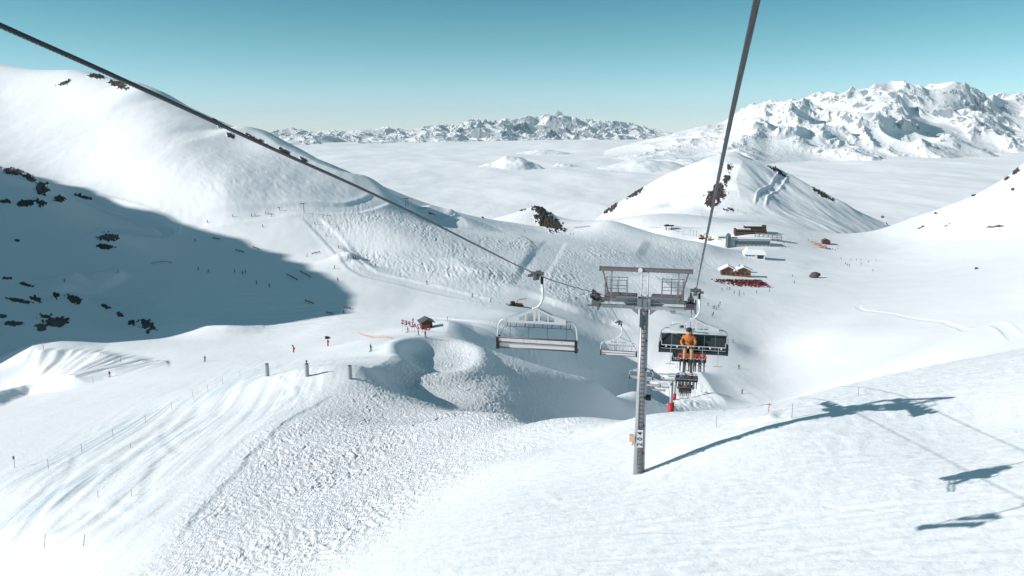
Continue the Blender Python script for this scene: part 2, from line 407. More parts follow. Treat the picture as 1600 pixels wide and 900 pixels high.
# long faint ski tracks and wind crust on the near smooth slope
forem = inY(10, 75) * smooth((UU - 500) / 300)
Zd += forem * (.022 * tile_sample(T3, XX * .6 + YY * .9, YY * .6 - XX * .5, .16) + .012 * fbm((XX * .9 + YY * .3) / 2.2, (YY - XX * .25) / .35, 4, 35))
PE = XX * .994 + YY * .109 + 1.2 * gnoise(XX / 26, YY / 34, 90); AL = YY
pist = poly_mask([(0, 620), (180, 592), (350, 560), (560, 540), (600, 580), (540, 608), (420, 680), (330, 760), (220, 890), (0, 900)], 30) * inY(40, 330)
T4 = stroke_tile(512, 420, 190, 2.6, 1.69, .06, 12, curve=.25)
trk = poly_mask([(0, 760), (250, 640), (420, 575), (520, 590), (420, 650), (300, 740), (180, 850), (0, 900)], 50) * inY(40, 250)
Zd += trk * (.09 * tile_sample(T4, XX + 0.0, YY, .35) + .04 * gnoise(PE * 1.7, AL / 30, 71))
Zd += pist * (.006 * np.sin((XX * .994 + YY * .109) * 5.0) * smooth((YY - 60) / 60))
# ploughed bank
bank = poly_mask([(60, 548), (150, 550), (260, 568), (180, 584), (40, 588)], 8) * inY(200, 400)
Zd += bank * 1.7 * (1 - np.abs(gnoise((XX - YY * .3) / 5, YY / 30, 44)) * 2)
# hollow in shadow: groomed lines
holl = poly_mask([(250, 440), (520, 470), (560, 510), (430, 520), (250, 520), (160, 480)], 30) * inY(280, 480)
Zd += holl * 1.0 * fbm(XX / 70, (YY - XX * .15) / 5, 4, 77)
holl2 = blob(170, 395, 130, 55) * inY(380, 560)
Zd += holl2 * .25 * np.sin(np.hypot(XX + 230, (YY - 480) * .7) / 2.4)
# pyramid gullies
pyr = poly_mask([(1150, 240), (1390, 352), (1330, 385), (1180, 325)], 20) * inY(1150, 1900)
Zd += pyr * (5 * fbm((XX + YY * .15) / 50, YY / 260, 4, 51))
pyl = inY(1300, 2000) * (1 - pyr)
Zd += pyl * 3.0 * fbm(XX / 70, YY / 70, 5, 52)
Zd += inY(60, 1100) * .4 * smooth((YY - 250) / 500) * fbm(XX / 55, YY / 70, 4, 53)

# ------------------------------------------------------------------ bare rock patches (where wind has stripped the snow)
rock = np.zeros(ZZ.shape)
def rk(u, v, ru, rv, a=0.0, k=1.0, y0=250, y1=2100):
    global rock
    rock = np.maximum(rock, k * blob(u, v, ru, rv, a, .9) * inY(y0, y1))
for a_ in [(100, 130, 16, 4, -.3), (150, 120, 20, 6, .1), (185, 133, 24, 8, .3), (345, 196, 8, 5, .5), (360, 212, 12, 5, .4), (335, 190, 6, 4, .4), (445, 238, 16, 5, .6), (475, 250, 12, 3, .5), (608, 285, 14, 4, .4), (400, 218, 40, 3, .5, .8),
           (20, 268, 30, 7, .15), (45, 278, 22, 7, .4), (65, 295, 16, 16, .4, .9), (40, 318, 22, 9, -.1), (65, 318, 14, 10, .2), (95, 312, 14, 8, .2), (8, 315, 14, 6), (130, 308, 26, 4, .25, .8), (170, 372, 26, 9, 0, .95), (165, 385, 22, 6, 0, .95), (27, 376, 7, 4),
           (30, 470, 30, 5, .2), (55, 468, 16, 6, .3), (88, 462, 8, 8, .8), (115, 468, 20, 9, .4), (10, 435, 14, 4), (40, 445, 16, 3, .2), (22, 506, 22, 6, 0), (88, 504, 36, 12, -.1), (65, 512, 14, 8), (5, 495, 10, 4), (165, 480, 12, 5, .4), (188, 492, 10, 6, .5), (205, 505, 9, 6), (230, 508, 20, 11, .4), (232, 520, 6, 4), (70, 495, 20, 6, 0, .8),
           (992, 303, 22, 7, -.55), (960, 322, 16, 5, -.9), (948, 330, 9, 4, -.7), (1118, 306, 22, 18, -.3, .95), (1122, 295, 14, 14, 0, .9), (1135, 280, 8, 14, .3, .95), (1110, 318, 14, 8), (1140, 262, 6, 6), (1215, 268, 26, 5, .55, .8), (1285, 304, 30, 5, .5, .85), (1140, 328, 16, 4, 0, .7),
           (845, 330, 24, 12, .7, 1), (855, 345, 34, 18, .5, 1), (865, 352, 26, 10, .4, 1), (815, 328, 12, 3, -.3),
           (1588, 268, 14, 4, -.6), (1572, 280, 9, 3, -.6), (1521, 306, 5, 2, -.4), (1582, 296, 5, 3), (1462, 334, 4, 2), (1400, 344, 24, 5, -.35), (1525, 420, 4, 2), (1555, 355, 26, 2, -.1, .6),
           (1440, 355, 8, 1.5, -.4), (1480, 352, 8, 1.5, -.5), (755, 340, 3, 2), (675, 335, 12, 2, .4, .7), (1270, 431, 3, 2)]:
    rk(*a_)
rn = fbm(XX / 9 + UU / 40, VV / 6, 4, 61) * .9 + .95 * fbm((UU + VV) / 7.0, (VV - UU * .4) / 3.2, 3, 62)
rockm = smooth((rock * 1.35 - .38 + rn * .75 * (rock > 0)) / .22) * (rock > 0.02)
Zd += rockm * (YY / 400) * (.1 + 1.5 * np.abs(fbm(XX / 4, YY / 4, 4, 63)))
# faint worn / icy streaks on the piste (polished snow)
icy = np.zeros(ZZ.shape)
for a_ in [(150, 690, 190, 20, -.47, .9), (95, 770, 150, 16, -.42, .9), (255, 690, 60, 12, -.4, 1), (270, 680, 40, 14, -.5, 1), (385, 650, 13, 10, -.7, 1.0), (420, 635, 60, 5, -.35, .9), (50, 800, 120, 12, -.42, 1), (60, 840, 90, 8, -.42, .8), (350, 605, 140, 14, -.38, .7), (445, 612, 60, 6, -.3, .6)]:
    icy = np.maximum(icy, a_[5] * blob(*a_[:5], .7))
icy *= inY(40, 300) * smooth(.35 + 2.4 * gnoise(PE * 1.7, AL / 30, 71) + 1.6 * gnoise(PE * .33, AL / 30, 72))
ZZ = ZZ + Zd
HAZE_D = 0.8e-5
# ------------------------------------------------------------------ scene basics
C = bpy.context.scene.collection
scene = bpy.context.scene
def grid_mesh(name, X, Y, Z, mat, attrs=None, smooth_=True):
    nr, nc = X.shape
    me = bpy.data.meshes.new(name)
    co = np.empty((nr * nc, 3), np.float32); co[:, 0] = X.ravel(); co[:, 1] = Y.ravel(); co[:, 2] = Z.ravel()
    i = (np.arange(nr - 1)[:, None] * nc + np.arange(nc - 1)[None, :]).ravel()
    q = np.stack([i, i + 1, i + nc + 1, i + nc], 1).astype(np.int32)
    me.vertices.add(nr * nc); me.vertices.foreach_set('co', co.ravel())
    me.loops.add(q.size); me.loops.foreach_set('vertex_index', q.ravel())
    me.polygons.add(len(q)); me.polygons.foreach_set('loop_start', np.arange(0, q.size, 4, dtype=np.int32))
    me.polygons.foreach_set('use_smooth', np.full(len(q), smooth_))
    me.update(calc_edges=True)
    for k, a in (attrs or {}).items():
        at_ = me.attributes.new(k, 'FLOAT', 'POINT'); at_.data.foreach_set('value', a.ravel().astype(np.float32))
    me.materials.append(mat)
    o = bpy.data.objects.new(name, me); C.objects.link(o)
    return o

class N:
    """small node helper"""
    def __init__(s, mat):
        s.t = mat.node_tree; s.n = s.t.nodes; s.l = s.t.links
    def new(s, t, **kw):
        x = s.n.new(t)
        for k, v in kw.items():
            if k in x.inputs.keys(): x.inputs[k].default_value = v
            else: setattr(x, k, v)
        return x
    def link(s, a, ao, b, bi): s.l.new(a.outputs[ao], b.inputs[bi])

def base_mat(name, col=(.8, .8, .8), rough=.6, metal=0.0, spec=.3):
    m = bpy.data.materials.new(name); m.use_nodes = True
    b = m.node_tree.nodes['Principled BSDF']
    b.inputs['Base Color'].default_value = (*col, 1); b.inputs['Roughness'].default_value = rough
    b.inputs['Metallic'].default_value = metal; b.inputs['Specular IOR Level'].default_value = spec
    return m

def noisy_mat(name, c1, c2, scale=8, rough=.6, metal=0.0, bump=.2, spec=.3):
    m = base_mat(name, c1, rough, metal, spec); n = N(m); b = n.n['Principled BSDF']
    tc = n.new('ShaderNodeTexCoord'); nz = n.new('ShaderNodeTexNoise', Scale=scale, Detail=5.0)
    n.link(tc, 'Object', nz, 'Vector')
    mx = n.new('ShaderNodeMix', data_type='RGBA'); mx.inputs[6].default_value = (*c1, 1); mx.inputs[7].default_value = (*c2, 1)
    n.l.new(nz.outputs['Fac'], mx.inputs[0]); n.l.new(mx.outputs[2], b.inputs['Base Color'])
    if bump:
        bp = n.new('ShaderNodeBump', Strength=bump, Distance=.02); n.link(nz, 'Fac', bp, 'Height'); n.link(bp, 'Normal', b, 'Normal')
    return m

def snow_material():
    m = base_mat('snow', (.86, .875, .9), .65, 0, .25); n = N(m); b = n.n['Principled BSDF']
    geo = n.new('ShaderNodeNewGeometry')
    # fine grain bump
    n1 = n.new('ShaderNodeTexNoise', Scale=1.6, Detail=6.0, Roughness=.62); n.link(geo, 'Position', n1, 'Vector')
    mp = n.new('ShaderNodeMapping'); mp.inputs['Scale'].default_value = (.35, 1.3, 1); mp.inputs['Rotation'].default_value = (0, 0, .45)
    n.link(geo, 'Position', mp, 'Vector')
    n2 = n.new('ShaderNodeTexNoise', Scale=.55, Detail=5.0, Roughness=.6); n.link(mp, 'Vector', n2, 'Vector')
    ad = n.new('ShaderNodeMath', operation='ADD'); n.link(n1, 'Fac', ad, 0); n.link(n2, 'Fac', ad, 1)
    bp0 = n.new('ShaderNodeBump', Strength=.65, Distance=.11); n.link(ad, 'Value', bp0, 'Height')
    ch = n.new('ShaderNodeAttribute', attribute_name='churned'); prev = None
    for rot, sc in ((.5, (4.2, .9, 1)), (-.55, (3.4, .8, 1)), (1.2, (2.6, .7, 1))):
        mq = n.new('ShaderNodeMapping'); mq.inputs['Scale'].default_value = sc; mq.inputs['Rotation'].default_value = (0, 0, rot)
        n.link(geo, 'Position', mq, 'Vector'); nq = n.new('ShaderNodeTexNoise', Scale=.8, Detail=3.0, Roughness=.5, Distortion=.4); n.link(mq, 'Vector', nq, 'Vector')
        sb = n.new('ShaderNodeMath', operation='SUBTRACT'); n.link(nq, 'Fac', sb, 0); sb.inputs[1].default_value = .5
        ab = n.new('ShaderNodeMath', operation='ABSOLUTE'); n.link(sb, 'Value', ab, 0)
        if prev is None: prev = ab
        else:
            mn = n.new('ShaderNodeMath', operation='MINIMUM'); n.link(prev, 'Value', mn, 0); n.link(ab, 'Value', mn, 1); prev = mn
    mu = n.new('ShaderNodeMath', operation='MULTIPLY'); n.link(prev, 'Value', mu, 0); n.link(ch, 'Fac', mu, 1)
    bp = n.new('ShaderNodeBump', Strength=1.0, Distance=1.1); n.link(mu, 'Value', bp, 'Height'); n.link(bp0, 'Normal', bp, 'Normal'); n.link(bp, 'Normal', b, 'Normal')
    # subtle tint variation
    n3 = n.new('ShaderNodeTexNoise', Scale=.02, Detail=4.0); n.link(geo, 'Position', n3, 'Vector')
    mx = n.new('ShaderNodeMix', data_type='RGBA'); mx.inputs[6].default_value = (.82, .85, .87, 1); mx.inputs[7].default_value = (.87, .87, .89, 1)
    n.l.new(n3.outputs['Fac'], mx.inputs[0])
    # polished streaks
    ic = n.new('ShaderNodeAttribute', attribute_name='icy')
    mi = n.new('ShaderNodeMix', data_type='RGBA'); n.l.new(mx.outputs[2], mi.inputs[6]); mi.inputs[7].default_value = (.58, .67, .73, 1)
    n.l.new(ic.outputs['Fac'], mi.inputs[0])
    # rock
    at_ = n.new('ShaderNodeAttribute', attribute_name='rock')
    n4 = n.new('ShaderNodeTexNoise', Scale=.35, Detail=8.0, Roughness=.7); n.link(geo, 'Position', n4, 'Vector')
    s_ = n.new('ShaderNodeMath', operation='MULTIPLY_ADD'); n.l.new(n4.outputs['Fac'], s_.inputs[0]); s_.inputs[1].default_value = 1.8; s_.inputs[2].default_value = -.9
    a_ = n.new('ShaderNodeMath', operation='ADD'); n.l.new(at_.outputs['Fac'], a_.inputs[0]); n.l.new(s_.outputs[0], a_.inputs[1])
    cr = n.new('ShaderNodeMapRange'); n.l.new(a_.outputs[0], cr.inputs['Value']); cr.inputs['From Min'].default_value = .42; cr.inputs['From Max'].default_value = .55
    rc = n.new('ShaderNodeMix', data_type='RGBA'); rc.inputs[6].default_value = (.022, .019, .02, 1); rc.inputs[7].default_value = (.11, .08, .07, 1)
    n.l.new(n4.outputs['Fac'], rc.inputs[0])
    mr = n.new('ShaderNodeMix', data_type='RGBA'); n.l.new(cr.outputs[0], mr.inputs[0]); n.l.new(mi.outputs[2], mr.inputs[6]); n.l.new(rc.outputs[2], mr.inputs[7])
    n.l.new(mr.outputs[2], b.inputs['Base Color'])
    return m

def alpine_material(name, scale, thr, hard=.06):
    """snowy high mountain: rock, hazed pale in its colour, where the face is steep"""
    m = base_mat(name, (.85, .86, .88), .7, 0, .2); n = N(m); b = n.n['Principled BSDF']
    at_ = n.new('ShaderNodeAttribute', attribute_name='rock')
    geo = n.new('ShaderNodeNewGeometry')
    nz = n.new('ShaderNodeTexNoise', Scale=scale, Detail=8.0, Roughness=.7); n.link(geo, 'Position', nz, 'Vector')
    a_ = n.new('ShaderNodeMath', operation='MULTIPLY_ADD'); n.l.new(nz.outputs['Fac'], a_.inputs[0]); a_.inputs[1].default_value = 1.7; n.l.new(at_.outputs['Fac'], a_.inputs[2])
    nz2 = n.new('ShaderNodeTexNoise', Scale=scale * 4.5, Detail=6.0, Roughness=.65); n.link(geo, 'Position', nz2, 'Vector')
    a1_ = a_; a_ = n.new('ShaderNodeMath', operation='MULTIPLY_ADD'); n.l.new(nz2.outputs['Fac'], a_.inputs[0]); a_.inputs[1].default_value = 1.7; n.l.new(a1_.outputs[0], a_.inputs[2])
    cr = n.new('ShaderNodeMapRange'); n.l.new(a_.outputs[0], cr.inputs['Value']); cr.inputs['From Min'].default_value = thr; cr.inputs['From Max'].default_value = thr + hard
    mx = n.new('ShaderNodeMix', data_type='RGBA'); mx.inputs[6].default_value = (.86, .87, .89, 1); mx.inputs[7].default_value = (.24, .28, .31, 1)  # rock colour has distance haze mixed in, paler and bluer
    n.l.new(cr.outputs[0], mx.inputs[0]); n.l.new(mx.outputs[2], b.inputs['Base Color'])
    bp = n.new('ShaderNodeBump', Strength=.6, Distance=.25 / scale); n.link(nz, 'Fac', bp, 'Height'); n.link(bp, 'Normal', b, 'Normal')
    return m

SNOW = snow_material()
terrain = grid_mesh('snow_slopes', XX, YY, ZZ, SNOW, {'rock': rockm, 'icy': icy, 'churned': np.maximum(mog, .32 * mid)})
terrain['kind'] = 'structure'; terrain['label'] = 'snow-covered ski slopes, hills and valley with bare rock patches'

# ------------------------------------------------------------------ sea of clouds
cs = np.linspace(-1.6, 1.6, 560); cl = np.linspace(math.log(1300), math.log(59000), 620)
cY = np.exp(cl)[:, None] * np.ones((1, len(cs))); cX = cY * cs[None, :]
sc_ = np.clip(cY / 3000, 1, 6)
cz = 22 * fbm(cX / 700, cY / 1500, 5, 81) + 45 * fbm(cX / 2600, cY / 5200, 4, 82) * smooth((cY - 2500) / 6000) + 90 * fbm(cX / 9000, cY / 14000, 3, 83) * smooth((cY - 9000) / 9000)
cloudm = base_mat('cloud_top', (.90, .91, .93), 1.0, 0, 0)
n = N(cloudm); bb = n.n['Principled BSDF']; g_ = n.new('ShaderNodeNewGeometry')
mp = n.new('ShaderNodeMapping'); mp.inputs['Scale'].default_value = (.0022, .0008, .002); n.link(g_, 'Position', mp, 'Vector')
nz = n.new('ShaderNodeTexNoise', Scale=1.0, Detail=7.0, Roughness=.55); n.link(mp, 'Vector', nz, 'Vector')
bp = n.new('ShaderNodeBump', Strength=.18, Distance=60.0); n.link(nz, 'Fac', bp, 'Height'); n.link(bp, 'Normal', bb, 'Normal')
clouds = grid_mesh('cloud_sea', cX, cY, -305 + cz * .8, cloudm)
clouds['kind'] = 'structure'; clouds['label'] = 'sea of cloud filling the valleys'

# ------------------------------------------------------------------ far mountains
def skyline(pts, us):
    p = np.array(pts, float); return np.interp(us, p[:, 0], p[:, 1])

def massif(name, sky, Yc, depth_front, depth_back, basez, seed, nscale, mat, u0, u1, nu, nv, rough=.35, thr=None, smw=.04, label=''):
    us = np.linspace(u0, u1, nu)
    t = np.linspace(-1, 1, nv)
    s0 = np.array([sr(u, 210)[0] for u in us]); vs = skyline(sky, us)
    crest = np.array([sr(u, v)[1] for u, v in zip(us, vs)])
    kc = np.hanning(15); kc /= kc.sum(); ks = np.hanning(91); ks /= ks.sum(); crest_s = np.convolve(np.pad(crest, 45, mode='edge'), ks, 'valid')
    Yr = Yc if np.isscalar(Yc) else np.polyval(np.polyfit([a for a, b in Yc], [b for a, b in Yc], 2), us)
    Y = Yr + np.where(t[:, None] < 0, t[:, None] * depth_front, t[:, None] * depth_back)
    X = s0[None, :] * Y
    peak = (crest_s * Yr)[None, :]; dpk = ((crest - crest_s) * Yr)[None, :]
    wx_ = X + nscale * .35 * gnoise(X / nscale, Y / nscale, seed + 5); wy_ = Y + nscale * .35 * gnoise(X / nscale, Y / nscale, seed + 6)
    rd = ridged(wx_ / nscale, wy_ / (nscale * 1.1), 7, seed) / 2.0
    prof = np.clip(1 - np.abs(t[:, None]), 0, 1) ** 1.05
    Hh = peak - basez
    rr = rd - .5
    Z = basez + Hh * (prof * (1 - rough * (1 - rd) * np.clip(1.2 - prof * .9, .25, 1)) + rough * .55 * rr * prof ** .5 * (1 - .6 * prof)) - (1 - prof) * 40 + dpk * prof ** 7
    # keep the crest line where it belongs
    cur = (Z / Y).max(axis=0); 
    ratio = (crest * Yr - basez) / (cur * Yr - basez + 1e-6); kk = np.hanning(max(int(nu * smw), 5)); kk /= kk.sum()
    pad = len(kk) // 2; rt = np.convolve(np.pad(ratio, pad, mode='edge'), kk, 'same')[pad:pad + nu]
    Z = basez + (Z - basez) * np.clip(rt, .5, 2.2)[None, :]
    gy, gx = np.gradient(Z); dX = np.gradient(X, axis=1); dY = np.gradient(Y, axis=0)
    slope = np.hypot(gx / np.maximum(np.abs(dX), 1), gy / np.maximum(np.abs(dY), 1))
    fine = np.abs(fbm(X / (nscale * .12), Y / (nscale * .12), 4, seed + 9))
    o = grid_mesh(name, X, Y, Z, mat, {'rock': np.clip(slope * .55 + fine * .5 + .25 * gnoise(X / nscale, Y / nscale, seed + 70), 0, 2)})
    o['kind'] = 'structure'; o['label'] = label
    return o

far_sky = [(380, 212), (420, 207), (440, 201), (460, 200), (480, 205), (500, 206), (515, 203), (540, 206), (560, 203), (590, 201), (600, 198), (620, 200), (640, 204), (660, 198), (690, 194), (705, 197), (725, 190), (745, 186), (770, 190), (790, 184), (800, 188), (820, 181), (835, 183), (850, 178), (862, 181), (872, 174), (885, 180), (900, 186), (915, 184), (930, 188), (950, 190), (965, 189), (985, 192), (1000, 196), (1015, 200), (1035, 205), (1060, 209), (1100, 214)]
rng = np.random.default_rng(4)
A1 = alpine_material('far_range_snow_and_rock', .002, 2.42, .25)
massif('mountain_range', far_sky, [(380, 22000), (600, 26000), (1000, 34000), (1100, 36000)], 7000, 9000, -330, 101, 1700, A1, 330, 1120, 1100, 360, rough=.85, label='long jagged snowy mountain range on the horizon beyond the cloud sea')
mass_sky = [(880, 246), (940, 236), (980, 226), (1005, 219), (1040, 212), (1060, 206), (1090, 198), (1110, 195), (1130, 190), (1150, 176), (1160, 168), (1180, 160), (1210, 158), (1240, 154), (1262, 150), (1275, 145), (1295, 143), (1308, 146), (1325, 138), (1345, 140), (1360, 131), (1380, 129), (1405, 125), (1415, 132), (1440, 134), (1455, 131), (1470, 128), (1485, 127), (1500, 131), (1520, 140), (1534, 150), (1545, 145), (1570, 147), (1600, 146), (1640, 142), (1700, 150), (1800, 160)]
A2 = alpine_material('massif_snow_and_rock', .006, 2.60, .28)
massif('mountain_massif', mass_sky, [(900, 12500), (1200, 13000), (1600, 17000), (1800, 18500)], [6500][0], 5000, -330, 211, 1900, A2, 900, 1800, 1100, 520, rough=.52, label='broad snowy mountain massif with grey rock ribs at right')
isl = base_mat('island_snow', (.87, .88, .9), .7)
for nm, u, v, w, h, Yd, sd in [('snow_dome', 797, 244, 56, 24, 6700, 3), ('snow_dome', 878, 256, 40, 10, 7300, 5), ('snow_dome', 850, 234, 50, 8, 11500, 7), ('snow_dome', 1012, 250, 80, 22, 7000, 9)]:
    c = at(u, v, Yd); wm = w / F * Yd
    a = np.linspace(-1.6, 1.6, 90); gx, gy = np.meshgrid(a, a)
    rr_ = np.hypot(gx, gy)
    hh = (c.z + 345) * np.exp(-(np.abs(rr_ + .25 * gnoise(gx * 1.5, gy * 1.5, sd)) * 1.15) ** 2.0) + 14 * fbm(gx * 3, gy * 3, 4, sd)
    o = grid_mesh(nm, c.x + gx * wm, c.y + gy * wm * 1.3, -345 + hh, isl)
    o['kind'] = 'structure'; o['label'] = 'snowy hilltop rising out of the cloud'

# ------------------------------------------------------------------ mountain air
hz = MB0 = None
me = bpy.data.meshes.new('haze'); bx = (-60000, 60000, -400, 60000, -420, 1700)
vs = [(x, y, z) for z in bx[4:6] for x, y in ((bx[0], bx[2]), (bx[1], bx[2]), (bx[1], bx[3]), (bx[0], bx[3]))]
me.from_pydata(vs, [], [(3, 2, 1, 0), (4, 5, 6, 7), (0, 1, 5, 4), (1, 2, 6, 5), (2, 3, 7, 6), (3, 0, 4, 7)])
hm = bpy.data.materials.new('thin_haze'); hm.use_nodes = True; hn = hm.node_tree; hn.nodes.remove(hn.nodes['Principled BSDF'])
pv = hn.nodes.new('ShaderNodeVolumePrincipled'); pv.inputs['Density'].default_value = HAZE_D; pv.inputs['Color'].default_value = (.80, .92, .96, 1); pv.inputs['Anisotropy'].default_value = .0
hn.links.new(pv.outputs[0], hn.nodes['Material Output'].inputs['Volume']); me.materials.append(hm)
if HAZE_D > 0:
    haze = bpy.data.objects.new('haze', me); C.objects.link(haze); haze['kind'] = 'stuff'; haze['label'] = 'thin pale mountain haze'

# ------------------------------------------------------------------ light, sky, camera
w = bpy.data.worlds.new('World'); scene.world = w; w.use_nodes = True
nt = w.node_tree; bg = nt.nodes['Background']
sky = nt.nodes.new('ShaderNodeTexSky'); sky.sky_type = 'NISHITA'; sky.sun_disc = False
sky.sun_elevation = SUN_EL; sky.sun_rotation = math.atan2(-math.cos(PHI), -math.sin(PHI)); sky.altitude = 2600; sky.air_density = 1.0; sky.dust_density = .3; sky.ozone_density = 1.5
tc = nt.nodes.new('ShaderNodeTexCoord'); sx = nt.nodes.new('ShaderNodeSeparateXYZ'); nt.links.new(tc.outputs['Generated'], sx.inputs[0])
rp = nt.nodes.new('ShaderNodeValToRGB'); nt.links.new(sx.outputs['Z'], rp.inputs['Fac'])
SKYT = [(0.0, (.58, .65, .84)), (.04, (.50, .64, .69)), (.10, (.33, .56, .50)), (.165, (.185, .46, .435)), (.3, (.34, .56, .44)), (1.0, (.56, .72, .48))]
e = rp.color_ramp.elements
e[0].position, e[0].color = SKYT[0][0], (*SKYT[0][1], 1); e[1].position, e[1].color = SKYT[-1][0], (*SKYT[-1][1], 1)
for p_, c_ in SKYT[1:-1]:
    q = e.new(p_); q.color = (*c_, 1)
ml = nt.nodes.new('ShaderNodeMix'); ml.data_type = 'RGBA'; ml.blend_type = 'MULTIPLY'; ml.inputs[0].default_value = 1
nt.links.new(sky.outputs[0], ml.inputs[6]); nt.links.new(rp.outputs[0], ml.inputs[7]); nt.links.new(ml.outputs[2], bg.inputs['Color'])
bg.inputs['Strength'].default_value = .12
sl_ = bpy.data.lights.new('sun', 'SUN'); sl_.energy = 3.15; sl_.angle = math.radians(.5); sl_.color = (1, .958, .93)
so = bpy.data.objects.new('sun', sl_); C.objects.link(so)
so.rotation_euler = Vector((math.cos(PHI) * math.cos(SUN_EL), math.sin(PHI) * math.cos(SUN_EL), -math.sin(SUN_EL))).to_track_quat('-Z', 'Y').to_euler()

cam = bpy.data.cameras.new('camera'); cam.sensor_width = 36; cam.lens = 36 * F / 1600; cam.clip_start = .1; cam.clip_end = 200000
co_ = bpy.data.objects.new('camera', cam); C.objects.link(co_); co_.rotation_euler = (math.pi / 2 - P, 0, 0)
scene.camera = co_
scene.view_settings.view_transform = 'Standard'; scene.view_settings.look = 'None'; scene.view_settings.exposure = .72; scene.view_settings.gamma = 1
scene.cycles.max_bounces = 4; scene.cycles.diffuse_bounces = 3
# ------------------------------------------------------------------ mesh builder
class MB:
    def __init__(s): s.v = []; s.f = []; s.m = []; s.mi = 0
    def add(s, vs, fs):
        o = len(s.v); s.v += [tuple(v) for v in vs]; s.f += [tuple(i + o for i in f) for f in fs]; s.m += [s.mi] * len(fs)
    def box(s, c, d, R=None, tp=1.0):
        hx, hy, hz = d[0] / 2, d[1] / 2, d[2] / 2
        vs = [Vector((x * (tp if z > 0 else 1), y * (tp if z > 0 else 1), z)) for z in (-hz, hz) for x, y in ((-hx, -hy), (hx, -hy), (hx, hy), (-hx, hy))]
        if R is not None: vs = [R @ v for v in vs]
        c = Vector(c)
        s.add([v + c for v in vs], [(3, 2, 1, 0), (4, 5, 6, 7), (0, 1, 5, 4), (1, 2, 6, 5), (2, 3, 7, 6), (3, 0, 4, 7)])
        return s
    def tube(s, pts, r, n=8, cap=True):
        pts = [Vector(p) for p in pts]; rs = r if isinstance(r, (list, tuple)) else [r] * len(pts)
        up = None; rings = []
        for i, p in enumerate(pts):
            a = pts[max(i - 1, 0)]; b = pts[min(i + 1, len(pts) - 1)]; t = (b - a).normalized()
            if up is None:
                up = t.orthogonal().normalized()
            up = (up - t * up.dot(t)).normalized(); w = t.cross(up)
            rings.append([p + (up * math.cos(k * 2 * math.pi / n) + w * math.sin(k * 2 * math.pi / n)) * rs[i] for k in range(n)])
        vs = [v for g in rings for v in g]; fs = []
        for i in range(len(pts) - 1):
            for k in range(n):
                fs.append((i * n + k, i * n + (k + 1) % n, (i + 1) * n + (k + 1) % n, (i + 1) * n + k))
        if cap: fs += [tuple(reversed(range(n))), tuple((len(pts) - 1) * n + k for k in range(n))]
        s.add(vs, fs); return s
    def cyl(s, a, b, r, n=12, r2=None): return s.tube([a, b], [r, r if r2 is None else r2], n)
    def prism(s, poly, y0, y1):
        """poly in xz, extruded along y"""
        n = len(poly)
        vs = [(x, y0, z) for x, z in poly] + [(x, y1, z) for x, z in poly]
        fs = [tuple(range(n)), tuple(reversed(range(n, 2 * n)))] + [((i + 1) % n, i, n + i, n + (i + 1) % n) for i in range(n)]
        s.add(vs, fs); return s
    def build(s, name, mats, parent=None, smooth_=False):
        me = bpy.data.meshes.new(name); me.from_pydata(s.v, [], s.f)
        mats = mats if isinstance(mats, (list, tuple)) else [mats]
        for m in mats: me.materials.append(m)
        if len(mats) > 1: me.polygons.foreach_set('material_index', s.m)
        if smooth_: me.polygons.foreach_set('use_smooth', [True] * len(s.f))
        me.update(); me.validate()
        o = bpy.data.objects.new(name, me); C.objects.link(o)
        if parent: o.parent = parent
        return o

def thing(name, label, cat, loc=(0, 0, 0), rz=0.0, group=None):
    o = bpy.data.objects.new(name, None); C.objects.link(o); o.empty_display_size = .2
    o.location = loc; o.rotation_euler = (0, 0, rz); o['label'] = label; o['category'] = cat
    if group: o['group'] = group
    return o
def tag(o, label, cat, group=None, kind=None):
    o['label'] = label; o['category'] = cat
    if group: o['group'] = group
    if kind: o['kind'] = kind
    return o
KIDS = {}
def dup(root, loc, rz=None, label=None, group=None, scale=None):
    def cp(o, par):
        c = o.copy(); C.objects.link(c)
        if par: c.parent = par
        for ch in o.children: cp(ch, c)
        return c
    r = cp(root, None); r.location = loc
    if rz is not None: r.rotation_euler = (0, 0, rz)
    if label: r['label'] = label
    if group: r['group'] = group
    if scale: r.scale = (scale,) * 3
    return r

STEEL = noisy_mat('galvanised_steel', (.42, .43, .44), (.30, .31, .33), 3, .45, .35, .05)
STEELD = noisy_mat('weathered_dark_steel', (.10, .10, .105), (.17, .165, .17), 3, .5, .3, .05)
STEELB = noisy_mat('brown_grey_painted_steel', (.16, .145, .15), (.22, .20, .205), 2, .5, .2, .05)
ROPE = noisy_mat('wire_rope', (.10, .11, .12), (.05, .055, .06), 30, .4, .6, .1)
BLACK = base_mat('black_rubber', (.02, .02, .022), .6)
PAD = noisy_mat('dark_green_grey_upholstery', (.022, .035, .04), (.035, .05, .055), 6, .7, 0, .1)
LPAD = noisy_mat('pale_seat_shell', (.70, .65, .64), (.60, .57, .57), 3, .5, 0, .05)
ALU = base_mat('light_aluminium', (.62, .63, .64), .4, .25)
WHITEP = noisy_mat('white_paint', (.72, .72, .71), (.62, .62, .62), 2, .6, 0, .05)
SNOWR = base_mat('roof_snow', (.84, .86, .88), .7)
WOOD = noisy_mat('dark_brown_timber', (.055, .034, .025), (.10, .06, .04), 1.5, .8, 0, .2)
WOODL = noisy_mat('honey_timber', (.15, .075, .045), (.24, .12, .07), 1.2, .75, 0, .2)
STONE = noisy_mat('grey_brown_stone', (.16, .13, .12), (.28, .25, .23), .8, .9, 0, .4)
GLASSD = base_mat('dark_window_glass', (.02, .03, .035), .12, 0, .6)
REDP = noisy_mat('red_paint', (.50, .03, .035), (.38, .02, .03), 3, .5, 0, .05)
ORANGE = base_mat('orange_paint', (.62, .20, .04), .5)
